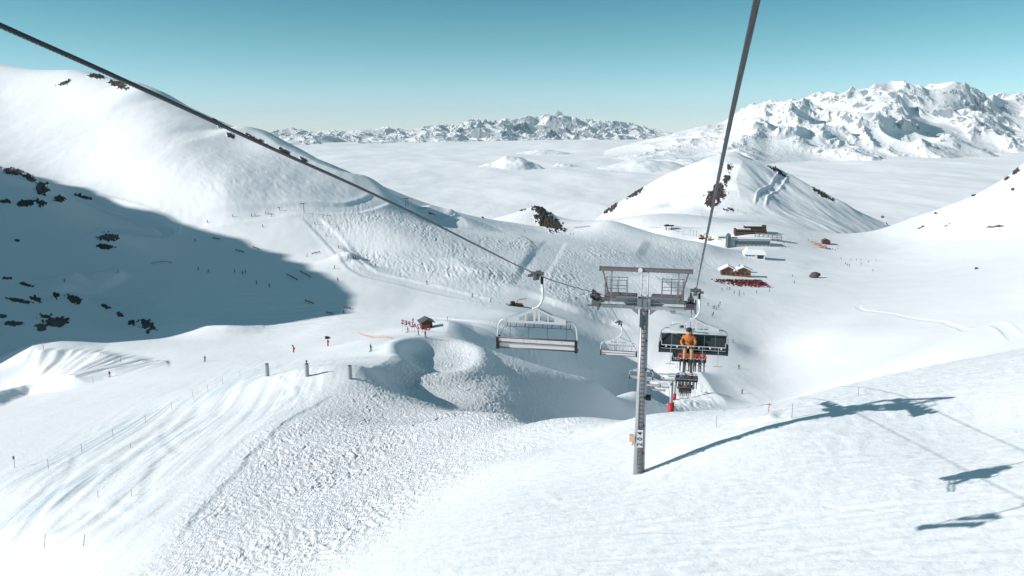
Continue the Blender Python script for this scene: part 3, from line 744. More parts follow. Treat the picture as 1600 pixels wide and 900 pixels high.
YEL = noisy_mat('yellow_machine_paint', (.55, .30, .06), (.4, .22, .06), 2, .5, 0, .05)
BLUEG = noisy_mat('shade_blue_wall', (.32, .40, .43), (.26, .34, .37), 1, .6, 0, .05)
ROCKM = noisy_mat('dark_boulder_rock', (.05, .045, .045), (.13, .115, .11), 1.2, .95, 0, .6)
PEACH = base_mat('peach_padding', (.65, .42, .28), .7)

# ------------------------------------------------------------------ lift line geometry
KX = .223
AL_ = math.atan(KX)
def cat(pts, dens):
    P_ = [pts[0]] + list(pts) + [pts[-1]]; out = []
    for i in range(1, len(P_) - 2):
        p0, p1, p2, p3 = [Vector(P_[i + k]) for k in (-1, 0, 1, 2)]
        for k in range(dens):
            t = k / dens
            out.append(.5 * ((2 * p1) + (-p0 + p2) * t + (2 * p0 - 5 * p1 + 4 * p2 - p3) * t * t + (-p0 + 3 * p1 - 3 * p2 + p3) * t ** 3))
    out.append(Vector(P_[-1])); return out
XR, XL = .33, -5.19
foot = hit(998, 739, ymin=30); TY = foot.y
print('tower foot', foot)
zt2 = -45.0
RN = [(XR + KX * y, y, z) for y, z in [(-6, 3.35), (0, 1.93), (4.93, .75), (9.1, -.27), (20, -3.15), (33, -6.58), (TY - 2.0, -9.25)]]
LN = [(XL + KX * y, y, z) for y, z in [(-6, 3.6), (0, 2.25), (6.23, .77), (9.96, -.19), (14.8, -1.45), (27.2, -4.84), (38, -7.45), (TY - 1.3, -9.3)]]
TEND = [(TY + .5, -9.75), (TY + 2.2, -10.2)]
FAR = [(62, -15.1), (90, -25.6), (120, -36.2), (148, -46.3), (152, -47.6), (176, -56.0), (235, -72), (278, -82), (330, -92)]
def rope(name, near, X0, label):
    """stranded wire rope close to the viewer, plain round further on"""
    m = MB(); path = cat(near, 1)
    # dense near path
    P3 = cat(near, 60)
    L = [0]
    for a, b in zip(P3, P3[1:]): L.append(L[-1] + (b - a).length)
    nst, lay, R0, r0 = 6, .26, .0155, .0078
    tot = L[-1]; keep = [p for p, l in zip(P3, L) if p.y < 26]
    n = int(30 / .022); import bisect
    ctr = []
    for i in range(n):
        l = i * .022; j = min(max(bisect.bisect(L, l) - 1, 0), len(P3) - 2); f = (l - L[j]) / max(L[j + 1] - L[j], 1e-6)
        ctr.append((P3[j].lerp(P3[j + 1], f), l))
    t = (ctr[-1][0] - ctr[0][0]).normalized(); a = t.orthogonal().normalized(); b = t.cross(a)
    for k in range(nst):
        pts = [p + (a * math.cos(l / lay * 2 * math.pi + k * math.pi / 3) + b * math.sin(l / lay * 2 * math.pi + k * math.pi / 3)) * R0 for p, l in ctr]
        m.tube(pts, r0, 5, cap=False)
    e = ctr[-1][0]; rest = [e] + [p for p in P3 if p.y > e.y + .05]
    rest += [Vector((X0 + KX * y, y, z)) for y, z in TEND + FAR]
    m.tube(rest, .0225, 8)
    return tag(m.build(name, ROPE, None, True), label, 'steel cable')
rope('haul_rope', RN, XR, 'right run of twisted steel lift cable coming down from the top edge to the pylon')
rope('haul_rope', LN, XL, 'left run of twisted steel lift cable crossing the sky and the big white hill')

# ------------------------------------------------------------------ lift tower
def sheaves(parent, x, z, slope, nw=8, L=4.2):
    R = Matrix.Rotation(-slope, 3, 'X')
    o = thing('x', '', ''); bpy.data.objects.remove(o)
    m = MB(); m.box((x - .16, 0, z), (.05, L * .86, .14), R); m.box((x + .16, 0, z), (.05, L * .86, .14), R)
    for k in range(nw // 2):
        y = (-L / 2 + L * (k + .5) / (nw / 2)); c = R @ Vector((0, y, .1)); m.box((x + c.x, c.y, z + c.z), (.30, L / nw * 1.7, .1), R)
    m.box((x, 0, z - .22), (.5, .5, .3)); m.box((x + .3, -.9, z - .1), (.08, 1.6, .5)); m.cyl((x - .35, -1.6, z - .1), (x + .35, -1.6, z - .1), .05); m.cyl((x - .35, 1.5, z - .5), (x + .35, 1.5, z - .5), .05)
    a = m.build('sheave_assembly', STEELD, parent)
    for k in range(nw):
        y = -L / 2 + L * (k + .5) / nw; c = R @ Vector((0, y, .2)); q = MB()
        cx, cy, cz = x + c.x, c.y, z + c.z
        q.cyl((cx - .045, cy, cz), (cx + .045, cy, cz), .21, 18)
        q.cyl((cx - .06, cy, cz), (cx + .06, cy, cz), .09, 10)
        q.build('sheave_wheel', BLACK, a)
    return a

tw = thing('lift_pylon', 'tall grey steel chairlift pylon with ladder standing on the near slope', 'lift pylon', (foot.x, foot.y, foot.z), -AL_, 'chairlift pylons down the line')
H1 = 12.95
m = MB(); m.tube([(0, 0, -1.0), (.02, 0, 11.1)], [.37, .255], 14); m.build('pole', STEEL, tw, True)
m = MB(); m.tube([(0, 0, 0), (0, 0, 0)], .3, 3) if 0 else None
m.box((-.09, -.36, 5.6), (.05, .05, 11.6), Matrix.Rotation(math.radians(.55), 3, 'X')); m.box((.22, -.36, 5.6), (.04, .04, 11.6), Matrix.Rotation(math.radians(.55), 3, 'X'))
for k in range(42):
    m.cyl((-.09, -.41 + k * .0027, .2 + k * .27), (.22, -.41 + k * .0027, .2 + k * .27), .028, 6)
m.build('ladder', STEELD, tw)
for k in range(6): MB().box((.24, -.42, 1.5 + k * 1.8), (.1, .12, .12)).build('ladder_bracket', BLACK, tw)
m = MB(); m.box((-.12, .28, 11.0), (5.3, .16, .22)); m.box((-.12, -.28, 10.72), (5.3, .16, .2)); m.box((0, 0, 11.0), (.8, .7, .5))
m.prism([(-1.2, 10.9), (-.35, 10.2), (-.35, 10.9)], -.1, .1); m.prism([(1.2, 10.9), (.35, 10.9), (.35, 10.2)], -.1, .1)
m.build('crossarm', STEEL, tw)
for sgn in (-1, 1):
    m = MB(); xa, xb = .45 * sgn, 2.3 * sgn
    m.box(((xa + xb) / 2, -.25, 11.42), (abs(xb - xa), 1.0, .05))
    for k in range(9): m.box(((xa + (xb - xa) * k / 8), -.25, 11.36), (.05, 1.0, .1))
    m.box(((xa + xb) / 2, -.78, 11.40), (abs(xb - xa), .06, .12)); m.box(((xa + xb) / 2, .28, 11.40), (abs(xb - xa), .06, .12))
    m.build('catwalk', STEELB, tw)
    m = MB()
    for x in (xa * 2.3, (xa + xb) / 2 + .2 * sgn, xb):
        for y in (-.78, .26): m.cyl((x, y, 11.4), (x, y, 12.45), .022, 6)
    for z in (11.9, 12.4):
        for y in (-.78, .26): m.cyl((xa * 2.3, y, z), (xb, y, z), .02, 6)
        m.cyl((xb, -.78, z), (xb, .26, z), .02, 6)
    for k in range(4): m.cyl((xb - .35 * sgn, -.9, 11.5 + k * .25), (xb - .05 * sgn, -.9, 11.5 + k * .25), .016, 6)
    m.cyl((xb - .35 * sgn, -.9, 11.3), (xb - .35 * sgn, -.9, 12.5), .025, 6); m.cyl((xb - .05 * sgn, -.9, 11.3), (xb - .05 * sgn, -.9, 12.5), .025, 6)
    m.build('railing', STEELB, tw)
    m = MB(); m.box((1.98 * sgn + .0, 0, 12.0), (.11, .11, 2.1)); m.build('gantry_post', STEEL, tw)
    m = MB(); m.tube([(2.55 * sgn, 0, H1 - .05), (2.1 * sgn, 0, 11.2)], .05, 6); m.build('brace', STEELB, tw)
m = MB()
for x in (-.18, .2): m.tube([(x, 0, 10.9), (x, 0, H1 + .05)], .045, 8)
for k in range(8): m.cyl((-.18, 0, 11.1 + k * .24), (.2, 0, 11.1 + k * .24), .012, 6)
m.build('mast', ALU, tw)
m = MB(); m.box((.03, 0, H1), (5.55, .16, .2)); m.box((.03, 0, H1 + .11), (5.55, .22, .025)); m.box((.03, 0, H1 - .11), (5.55, .22, .025)); m.box((-2.72, 0, H1), (.05, .2, .32)); m.box((2.75, 0, H1), (.05, .2, .3))
m.build('gantry_beam', STEELB, tw)
m = MB(); m.cyl((-.28, -.16, H1), (-.28, -.12, H1), .14, 16); m.build('round_sign', WHITEP, tw)
zl = -9.75 - foot.z
sheaves(tw, -2.92 + .02, zl - .26, math.radians(15.5)); sheaves(tw, 2.72, zl - .22, math.radians(15.5))
m = MB(); m.box((-.50, -.15, 2.35), (.26, .3, .42)); m.box((-.42, -.1, 2.0), (.12, .12, .3)); m.build('padding', PEACH, tw)
m = MB(); m.box((.45, 0, 5.0), (.3, .3, .28)); m.cyl((.45, -.16, 5.0), (.45, -.3, 5.0), .1, 10); m.build('lamp', BLACK, tw)

def text_mesh(body, size, ext, name):
    cu = bpy.data.curves.new(name, 'FONT'); cu.body = body; cu.size = size; cu.extrude = ext; cu.align_x = 'CENTER'; cu.offset = size * .018; cu.resolution_u = 3
    o = bpy.data.objects.new(name, cu); C.objects.link(o)
    dg = bpy.context.evaluated_depsgraph_get(); me = bpy.data.meshes.new_from_object(o.evaluated_get(dg))
    bpy.data.objects.remove(o); me.name = name; return me
m = MB(); m.box((.04, -.45, 2.45), (.34, .02, 1.15)); pl_ = m.build('number_plate', ALU, tw)
for i, ch in enumerate('204'):
    me = text_mesh(ch, .42, .004, 'digit'); me.materials.clear(); me.materials.append(BLACK)
    o = bpy.data.objects.new('digit', me); C.objects.link(o); o.parent = pl_
    o.matrix_local = Matrix.Translation((.16, -.468, 2.08 + i * .36)) @ Matrix.Rotation(math.pi / 2, 4, 'X') @ Matrix.Rotation(math.pi / 2, 4, 'Z')

def small_pylon(x, y, ztop, label, padh=2.6):
    b = hitxy(x, y)
    t = thing('lift_pylon', label, 'lift pylon', (x, y, b), -AL_, 'chairlift pylons down the line')
    H = ztop - b
    m = MB(); m.tube([(0, 0, -1), (0, 0, H)], [.42, .28], 10); m.build('pole', STEEL, t, True)
    m = MB(); m.box((0, 0, H), (5.6, .3, .3)); m.box((0, 0, H + 1.2), (5.2, .16, .2)); m.box((-1.9, 0, H + .6), (.1, .1, 1.2)); m.box((1.9, 0, H + .6), (.1, .1, 1.2)); m.build('crossarm', STEEL, t)
    for sgn in (-1, 1):
        m = MB()
        for k in range(6): m.cyl((2.8 * sgn - .05, -1.5 + k * .6, H + .45 - (k - 2.5) * .18), (2.8 * sgn + .05, -1.5 + k * .6, H + .45 - (k - 2.5) * .18), .2, 10)
        m.box((2.8 * sgn, 0, H + .2), (.3, 3.4, .2), Matrix.Rotation(-.32, 3, 'X'))
        m.build('sheave_assembly', STEELD, t)
    m = MB(); m.cyl((0, 0, 0), (0, 0, padh), .62, 12); m.build('padding', REDP, t, True)
    return t
def hitxy(x, y):
    s = x / y; j = min(max(np.searchsorted(S, s) - 1, 0), len(S) - 2); f = (s - S[j]) / (S[j + 1] - S[j])
    i = min(max(np.searchsorted(YROW, y) - 1, 0), len(YROW) - 2); g = (y - YROW[i]) / (YROW[i + 1] - YROW[i])
    return float((ZZ[i, j] * (1 - f) + ZZ[i, j + 1] * f) * (1 - g) + (ZZ[i + 1, j] * (1 - f) + ZZ[i + 1, j + 1] * f) * g)
mid_x = lambda y: (XR + XL) / 2 + .1 + KX * y
small_pylon(mid_x(150), 150, -47.6, 'second lift pylon with red padded foot behind the snow crest', 4.5)
h3 = hit(1054, 625, ymin=120); small_pylon(h3.x, h3.y, h3.z + 9.5, 'small far pylon of the lift low in the valley below the full chairs')

# ------------------------------------------------------------------ people
def skin_mesh(name, J, E, root, sub=1):
    me = bpy.data.meshes.new(name); me.from_pydata([j[:3] for j in J], E, [])
    o = bpy.data.objects.new(name, me); C.objects.link(o)
    md = o.modifiers.new('s', 'SKIN'); md.use_smooth_shade = True
    for i, sv in enumerate(me.skin_vertices[0].data):
        sv.radius = (J[i][3], J[i][3] if len(J[i]) < 5 else J[i][4]); sv.use_root = (i == root)
    o.modifiers.new('u', 'SUBSURF').levels = sub
    dg = bpy.context.evaluated_depsgraph_get(); r = bpy.data.meshes.new_from_object(o.evaluated_get(dg))
    bpy.data.objects.remove(o); r.name = name; return r
SKIN = base_mat('skin', (.45, .27, .2), .6)
# standing skier: facing -Y (towards the viewer) ; 1.75 m
ST = [(0, 0, .92, .15, .12), (0, .0, 1.12, .145, .11), (0, .02, 1.36, .18, .12), (0, .01, 1.50, .07), (0, -.02, 1.66, .095, .11),
      (.10, 0, .86, .10), (.13, -.10, .50, .075), (.14, .02, .12, .07), (.14, -.12, .06, .055), (-.10, 0, .86, .10), (-.13, -.10, .50, .075), (-.14, .02, .12, .07), (-.14, -.12, .06, .055),
      (.20, .02, 1.42, .07), (.30, -.02, 1.16, .055), (.30, -.26, 1.04, .042), (.30, -.34, 1.02, .045), (-.20, .02, 1.42, .07), (-.30, -.02, 1.16, .055), (-.30, -.26, 1.04, .042), (-.30, -.34, 1.02, .045)]
SE = [(0, 1), (1, 2), (2, 3), (3, 4), (0, 5), (5, 6), (6, 7), (7, 8), (0, 9), (9, 10), (10, 11), (11, 12), (2, 13), (13, 14), (14, 15), (15, 16), (2, 17), (17, 18), (18, 19), (19, 20)]
# seated rider: hips at origin, facing -Y, feet on the footrest
SI = [(0, 0, .10, .16, .13), (0, .02, .30, .15, .12), (0, .04, .52, .19, .13), (0, .02, .66, .07), (0, -.01, .82, .10, .115),
      (.11, -.05, .09, .10), (.14, -.46, .10, .085), (.15, -.52, -.34, .07), (.15, -.66, -.38, .06), (-.11, -.05, .09, .10), (-.14, -.46, .10, .085), (-.15, -.52, -.34, .07), (-.15, -.66, -.38, .06),
      (.21, .04, .57, .075), (.31, -.05, .34, .062), (.22, -.32, .24, .05), (.18, -.38, .23, .05), (-.21, .04, .57, .075), (-.31, -.05, .34, .062), (-.22, -.32, .24, .05), (-.18, -.38, .23, .05)]
me_st = skin_mesh('body', ST, SE, 0); me_si = skin_mesh('body', SI, SE, 0)
def cloth_mat(c): 
    key = 'fabric_%02d%02d%02d' % tuple(int(x * 99) for x in c)
    return bpy.data.materials.get(key) or noisy_mat(key, c, tuple(x * .7 for x in c), 9, .8, 0, .1)
def dressed(src, zc, zl, zb, jacket, pants, cache={}):
    k = (src.name, jacket, pants)
    if k in cache: return cache[k]
    me = src.copy(); me.materials.clear()
    for c in (cloth_mat(jacket), cloth_mat(pants), BLACK, SKIN): me.materials.append(c)
    for p in me.polygons:
        c = p.center
        if src is me_si: i = 3 if c.z > .70 else (0 if (c.z > .2 and c.y > -.44 or (c.z > .17 and c.y > -.3)) else (2 if c.z < -.24 else 1))
        else: i = 3 if c.z > 1.56 else (0 if c.z > .88 else (2 if c.z < .2 else 1))
        p.material_index = i; p.use_smooth = True
    cache[k] = me; return me
def hat_mesh(z, y, col):
    m = MB()
    for i in range(5): pass
    rings = 5; n = 12; vs = []; fs = []
    for i in range(rings + 1):
        a = i / rings * 1.75
        for k in range(n): vs.append((.125 * math.sin(a) * math.cos(k * 2 * math.pi / n), y + .14 * math.sin(a) * math.sin(k * 2 * math.pi / n), z + .13 * math.cos(a)))
    for i in range(rings):
        for k in range(n): fs.append((i * n + k, i * n + (k + 1) % n, (i + 1) * n + (k + 1) % n, (i + 1) * n + k))
    m.add(vs, fs); return m
_hats = {}
def helmet(par, z, y, col):
    k = (z, y, col)
    if k not in _hats:
        o = hat_mesh(z, y, col).build('helmet', cloth_mat(col), par, True); _hats[k] = o.data
    else:
        o = bpy.data.objects.new('helmet', _hats[k]); C.objects.link(o); o.parent = par
    return o
def gear(par, seated, cache={}):
    if seated not in cache:
        m = MB(); p = MB()
        for sx in (-.15, .15):
            if seated: m.box((sx, -.68, -.455), (.10, 1.65, .025), Matrix.Rotation(.12, 3, 'X'))
            else: m.box((sx, -.10, .02), (.10, 1.65, .025))
            if not seated: p.cyl((sx * 2.0, -.36, 1.04), (sx * 2.6, -.10, .02), .012, 6)
        if seated: p.cyl((-.3, -.42, .26), (.3, -.3, .20), .012, 6); p.cyl((-.3, -.46, .24), (.3, -.34, .18), .012, 6)
        cache[seated] = (m.build('skis', base_mat('ski_topsheet', (.10, .10, .12), .4), par), p.build('ski_poles', STEELD, par))
        return
    for o in cache[seated]:
        c = bpy.data.objects.new(o.name.split('.')[0], o.data); C.objects.link(c); c.parent = par
def person(seated, loc, rz, label, jacket=(.05, .05, .06), pants=(.03, .03, .035), hat=(.04, .04, .05), group=None, parts=True, scale=1.0):
    r = thing('person', label, 'person', loc, rz, group); r.scale = (scale,) * 3
    src = me_si if seated else me_st
    b = bpy.data.objects.new('body', dressed(src, 0, 0, 0, jacket, pants)); C.objects.link(b); b.parent = r
    helmet(r, .86 if seated else 1.70, -.01 if seated else -.02, hat)
    gear(r, seated)
    return r

# ------------------------------------------------------------------ chairs (origin at the grip, riders face local -Y)
def arc(cx, cz, r, a0, a1, n, y=0):
    return [(cx + r * math.cos(a0 + (a1 - a0) * k / n), y, cz + r * math.sin(a0 + (a1 - a0) * k / n)) for k in range(n + 1)]
WCH = 1.36
def chair(loc, face, closed, label, group):
    """face: +1 riders face the camera (-Y), -1 riders face away"""
    t = thing('chairlift_chair', label, 'lift chair', loc, -AL_ if face > 0 else math.pi - AL_, group)
    m = MB(); m.box((.0, 0, 0), (.16, .5, .14), Matrix.Rotation(.25 * face, 3, 'X')); m.box((.0, -.28, .05), (.1, .3, .1)); m.box((.02, .3, .0), (.1, .22, .22)); m.cyl((-.22, 0, .06), (.22, 0, .06), .07, 10)
    m.box((.25, 0, -.02), (.16, .14, .08)); m.build('grip', STEELD, t)
    sx = .16 * face
    m = MB(); m.tube([(sx, 0, -.05), (sx, 0, -.30)], .05, 8); m.build('damper', BLACK, t)
    m = MB(); m.tube([(sx, 0, -.22), (sx * 1.3, 0, -.75)] + [(sx * 1.3 - (k / 6) ** 1.5 * .42 * face * .8, 0, -.75 - .42 * math.sin(k / 6 * math.pi / 2)) for k in range(1, 7)] + [(sx * .2 - .2 * face, 0, -1.2)], .042, 8); m.build('hanger', ALU, t, True)
    # carrier plate with openings
    m = MB()
    top = [(-1.02, -1.50), (-.5, -1.36), (0, -1.14), (.5, -1.36), (1.02, -1.50)]
    for y in (-.09, .09):
        for (x0, x1) in ((-1.02, -.62), (-.42, -.38), (-.12, -.04), (.04, .12), (.38, .42), (.62, 1.02)):
            def zt(x): return np.interp(x, [p[0] for p in top], [p[1] for p in top])
            m.prism([(x0, -1.66), (x1, -1.66), (x1, zt(x1)), (x0, zt(x0))], y - .015, y + .015)
        for i in range(4):
            (xa, za), (xb, zb) = top[i], top[i + 1]
            m.prism([(xa, za - .07), (xb, zb - .07), (xb, zb), (xa, za)], y - .016, y + .016)
        m.prism([(-1.02, -1.68), (1.02, -1.68), (1.02, -1.60), (-1.02, -1.60)], y - .017, y + .017)
    m.box((0, 0, -1.67), (2.04, .2, .05)); m.box((0, 0, -1.2), (.22, .18, .1)); m.build('carrier_plate', ALU, t)
    # outer hoop
    for sg in (-1, 1):
        m = MB()
        m.tube([(sg * .95, 0, -1.6), (sg * 1.12, 0, -1.6)] + [(sg * (1.12 + .26 * math.sin(a)), 0, -1.86 + .26 * math.cos(a)) for a in [k * math.pi / 12 for k in range(1, 7)]] + [(sg * 1.42, .02, -2.25), (sg * 1.44, .06, -2.5)], .028, 8)
        m.build('side_hoop', ALU if not closed else STEEL, t, True)
    z0 = -2.56
    m = MB(); m.box((0, -.22 if closed else -.12, z0 + (.02 if closed else .04)), (2.72, .46 if closed else .3, .09 if closed else .17), Matrix.Rotation(-.08, 3, 'X')); 
    m.build('seat', PAD if closed else LPAD, t)
    m = MB(); R = Matrix.Rotation(-.2, 3, 'X')
    for k in range(6):
        m.box((-1.13 + k * .452, .10, z0 + (.36 if closed else .25)), (.445, .07, .62 if closed else .12), R)
    m.build('backrest', PAD if closed else LPAD, t)
    m = MB(); m.cyl((-1.38, .14, z0 + (.68 if closed else .34)), (1.38, .14, z0 + (.68 if closed else .34)), .024, 8); m.cyl((-1.38, 0, z0 - .06), (1.38, 0, z0 - .06), .035, 8)
    m.build('seat_frame', STEELD, t, True)
    for sg in (-1, 1):
        m = MB(); m.box((sg * 1.39, 0, z0 + .12), (.09, .34, .42)); m.build('side_panel', BLACK, t)
    m = MB()
    if closed:
        yb, zb = -.52, z0 + .34
        m.cyl((-1.30, yb, zb), (1.30, yb, zb), .018, 8); m.cyl((-1.32, 0, zb + .05), (-1.30, yb, zb), .016, 6); m.cyl((1.32, 0, zb + .05), (1.30, yb, zb), .016, 6)
        for k in range(6): m.box((-1.12 + k * .45, yb, zb - .04), (.06, .05, .09))
        s_ = m.build('safety_bar', ALU, t)
        for x in (-.92, 0.0 + .38, .92 + .1):
            m = MB(); m.cyl((x, yb, zb), (x, yb - .1, zb - .78), .012, 6); m.cyl((x - .2, yb - .12, zb - .78), (x + .2, yb - .12, zb - .78), .016, 6)
            m.build('footrest', STEEL, t)
    else:
        yb, zb = -.20, z0 + .66
        m.cyl((-1.2, yb, zb), (1.2, yb, zb), .010, 6); m.cyl((-1.4, .0, z0 + .3), (-1.2, yb, zb), .010, 6); m.cyl((1.4, .0, z0 + .3), (1.2, yb, zb), .010, 6)
        for k in range(8): m.cyl((-1.12 + k * .32, yb, zb - .02), (-1.12 + k * .32 - .01, yb - .03, zb + .14), .016, 6)
        s_ = m.build('safety_bar', STEELD, t)
        for x in (-1.0, -.33, .33, 1.0):
            m = MB(); m.cyl((x, yb - .05, zb + .30), (x, yb + .08, zb - .38), .011, 6)
            m.build('footrest', STEELD, t)
    return t, z0
def ropez(near, y):
    pts = [(p[1], p[2]) for p in near] + TEND + FAR
    return float(np.interp(y, [p[0] for p in pts], [p[1] for p in pts]))
def rider(t, z0, x, label, **kw):
    T = Matrix.Translation(t.location) @ Matrix.Rotation(t.rotation_euler[2], 4, 'Z')
    p = T @ Vector((x, -.12, z0 + .06))
    return person(True, p, t.rotation_euler[2], label, **kw)
def pc(near, X0, y): return (X0 + KX * y, y, ropez(near, y) - .02)
up = 'chairs carrying skiers up the lift'; dn = 'empty chairs coming down the lift'
c1, z0 = chair(pc(RN, XR, 33.0), 1, True, 'nearest dark lift chair, one rider in orange beside empty places', up)
rider(c1, z0, -.20, 'rider in orange jacket and tan trousers alone on the nearest dark chair', jacket=(.62, .20, .05), pants=(.45, .30, .15), hat=(.03, .03, .03))
c2, z0 = chair(pc(RN, XR, 66), 1, True, 'second dark lift chair with riders in red below the nearest one', up)
reds = [(.45, .05, .04), (.55, .08, .05), (.42, .10, .08), (.35, .04, .05), (.6, .12, .07)]
wh = ['leftmost rider', 'second rider from the left', 'middle rider', 'second rider from the right', 'rightmost rider']
for i in range(5): rider(c2, z0, -.55 + i * .42, wh[i] + ' in red jacket on the second dark chair', jacket=reds[i], pants=(.03, .03, .035), hat=[(.4, .04, .03), (.05, .05, .05), (.3, .3, .3), (.05, .05, .06), (.03, .03, .03)][i], scale=.96)
c3, z0 = chair(pc(RN, XR, 101), 1, True, 'third lift chair crowded with six riders in dark clothes', up)
cols = [((.04, .04, .05), 'black'), ((.05, .22, .28), 'teal'), ((.06, .06, .08), 'dark grey'), ((.20, .05, .10), 'plum'), ((.03, .03, .04), 'black'), ((.10, .10, .14), 'slate')]
ps = ['leftmost of the six', 'second from the left', 'third from the left', 'fourth from the left', 'fifth from the left', 'rightmost of the six']
for i in range(6): rider(c3, z0, -1.12 + i * .45, 'rider in %s jacket, %s on the crowded third chair' % (cols[i][1], ps[i]), jacket=cols[i][0], hat=[(.05,.05,.05), (.5, .5, .5), (.04,.04,.04), (.4, .38, .36), (.04,.04,.05), (.3, .3, .32)][i])
c4, z0 = chair(pc(RN, XR, 138), 1, True, 'fourth lift chair with one yellow-orange jacket among dark ones', up)
for i in range(4): rider(c4, z0, -.9 + i * .45, ['left outer rider in black on the fourth chair', 'rider in black beside the orange jacket on the fourth chair', 'rider in yellow-orange jacket on the fourth chair', 'rider in dark clothes right of the orange jacket on the fourth chair'][i], jacket=[(.03, .03, .03), (.05, .05, .05), (.6, .3, .05), (.06, .03, .03)][i])
c5, z0 = chair(pc(RN, XR, 176), 1, True, 'farthest lift chair packed with dark-clothed riders above the textured slope', up)
for i in range(6): rider(c5, z0, -1.12 + i * .45, 'dark-clothed rider among the row on the farthest full chair', jacket=(.05, .03, .04) if i % 2 else (.10, .05, .05), group='riders on the farthest chair')
chair(pc(LN, XL, 27.2), -1, False, 'nearest empty lift chair hanging left of the tall pylon', dn)
chair(pc(LN, XL, 60.5), -1, False, 'second empty lift chair just beyond the pylon on its left', dn)
chair(pc(LN, XL, 93), -1, False, 'third empty lift chair partly hidden behind the tall pole', dn)
chair(pc(LN, XL, 124), -1, False, 'fourth empty lift chair, small, right of the tall pole', dn)
chair(pc(LN, XL, 157), -1, False, 'farthest but one empty lift chair beside the second pylon', dn)
chair(pc(LN, XL, 195), -1, False, 'farthest and lowest empty lift chair beside the second pylon', dn)
# ------------------------------------------------------------------ things on the slopes
def gpos(u, v, ymin=40): 
    h = hit(u, v, ymin=ymin)
    return h if h is not None else at(u, v, 800)
# three metal snow-depth / blasting tubes on the piste edge
for (u, v, hh, lb, top) in [(418, 588, 20, 'leftmost of three ribbed metal tubes standing on the piste', False), (480, 588, 20, 'middle ribbed metal tube on the piste with a dark nozzle on top', True), (547, 592, 21, 'rightmost of three ribbed metal tubes, beside the blue shaded bank', False)]:
    g = gpos(u, v); s1 = hh / F * g.y * 1.04; H = s1
    t = thing('metal_tube', lb, 'metal tube', g, .1, 'ribbed metal tubes on the piste')
    m = MB(); m.cyl((0, 0, -.5), (0, 0, H), .40, 16)
    for k in range(7): m.cyl((0, 0, H * (k + .5) / 7), (0, 0, H * (k + .5) / 7 + .05), .43, 16)
    m.build('tube_body', STEEL, t, False)
    m = MB(); m.cyl((0, 0, H), (0, 0, H + .1), .34, 12); m.build('cap', STEELD, t)
    if top:
        m = MB(); m.cyl((0, 0, H + .1), (0, 0, H + .55), .08, 8); m.box((.0, 0, H + .6), (.3, .3, .3)); m.build('nozzle', BLACK, t)
    else:
        m = MB(); m.cyl((0, 0, H + .1), (0, 0, H + .28), .05, 6); m.build('nozzle', STEELD, t)
# snow guns
for (u, v, hpx, lb, big) in [(512.5, 541, 16, 'red snow gun mast with a big black head on the piste', True), (459, 550.5, 13, 'smaller red snow gun mast with a thin tilted head', False)]:
    g = gpos(u, v); H = hpx / F * g.y
    t = thing('snow_gun', lb, 'snow gun', g, .2, 'snow guns')
    m = MB(); m.cyl((0, 0, -.3), (0, 0, H * .68), .22, 10); m.build('mast', REDP, t)
    m = MB()
    if big: m.tube([(-.75, 0, H * .92), (.55, .2, H * .86)], [.5, .38], 12); m.box((.75, .2, H * .85), (.5, .2, .2))
    else: m.tube([(0, 0, H * .7), (-.35, 0, H * .95)], [.15, .22], 8)
    m.build('blower_head', BLACK, t)
    m = MB(); m.box((.3, -.1, H * .5), (.3, .3, .45)); m.build('control_box', BLACK if not big else REDP, t)
# letters on poles, read from the other side
us = [629.5, 634.5, 639.6, 643.8, 648.2, 653.8, 660.3, 665.4, 670.2]
word = 'SEPLA2SEL'
seq = ['first', 'second', 'third', 'fourth', 'fifth', 'sixth', 'seventh', 'eighth', 'ninth']
g0 = gpos(629.5, 519); g1 = gpos(670, 528)
g1 = at(670, 528, min(g1.y, g0.y - 4) if g1.y > g0.y - 4 else g1.y)
for i, (u, ch) in enumerate(zip(us, word)):
    f = i / 8; Yk = g0.y * (1 - f) + (g0.y - 9) * f
    s, r = sr(u, 520); x = s * Yk; z = hitxy(x, Yk)
    ztop = sr(u, 497.5 + 11 * f)[1] * Yk
    H = max(ztop - z, 3.0)
    t = thing('letter_sign', 'red letter %s on a thin pole, %s from the left, seen reversed' % (ch, seq[i]), 'letter sign', (x, Yk, z), .12, 'red letters on poles')
    m = MB(); m.cyl((0, 0, -.4), (0, 0, H - 1.4), .05, 6); m.build('pole', STEELD, t)
    me = text_mesh(ch, 2.1, .12, 'letter'); me.materials.clear(); me.materials.append(REDP)
    o = bpy.data.objects.new('letter', me); C.objects.link(o); o.parent = t
    o.matrix_local = Matrix.Translation((0, 0, H - 1.95)) @ Matrix.Rotation(math.pi, 4, 'Z') @ Matrix.Rotation(math.pi / 2, 4, 'X')
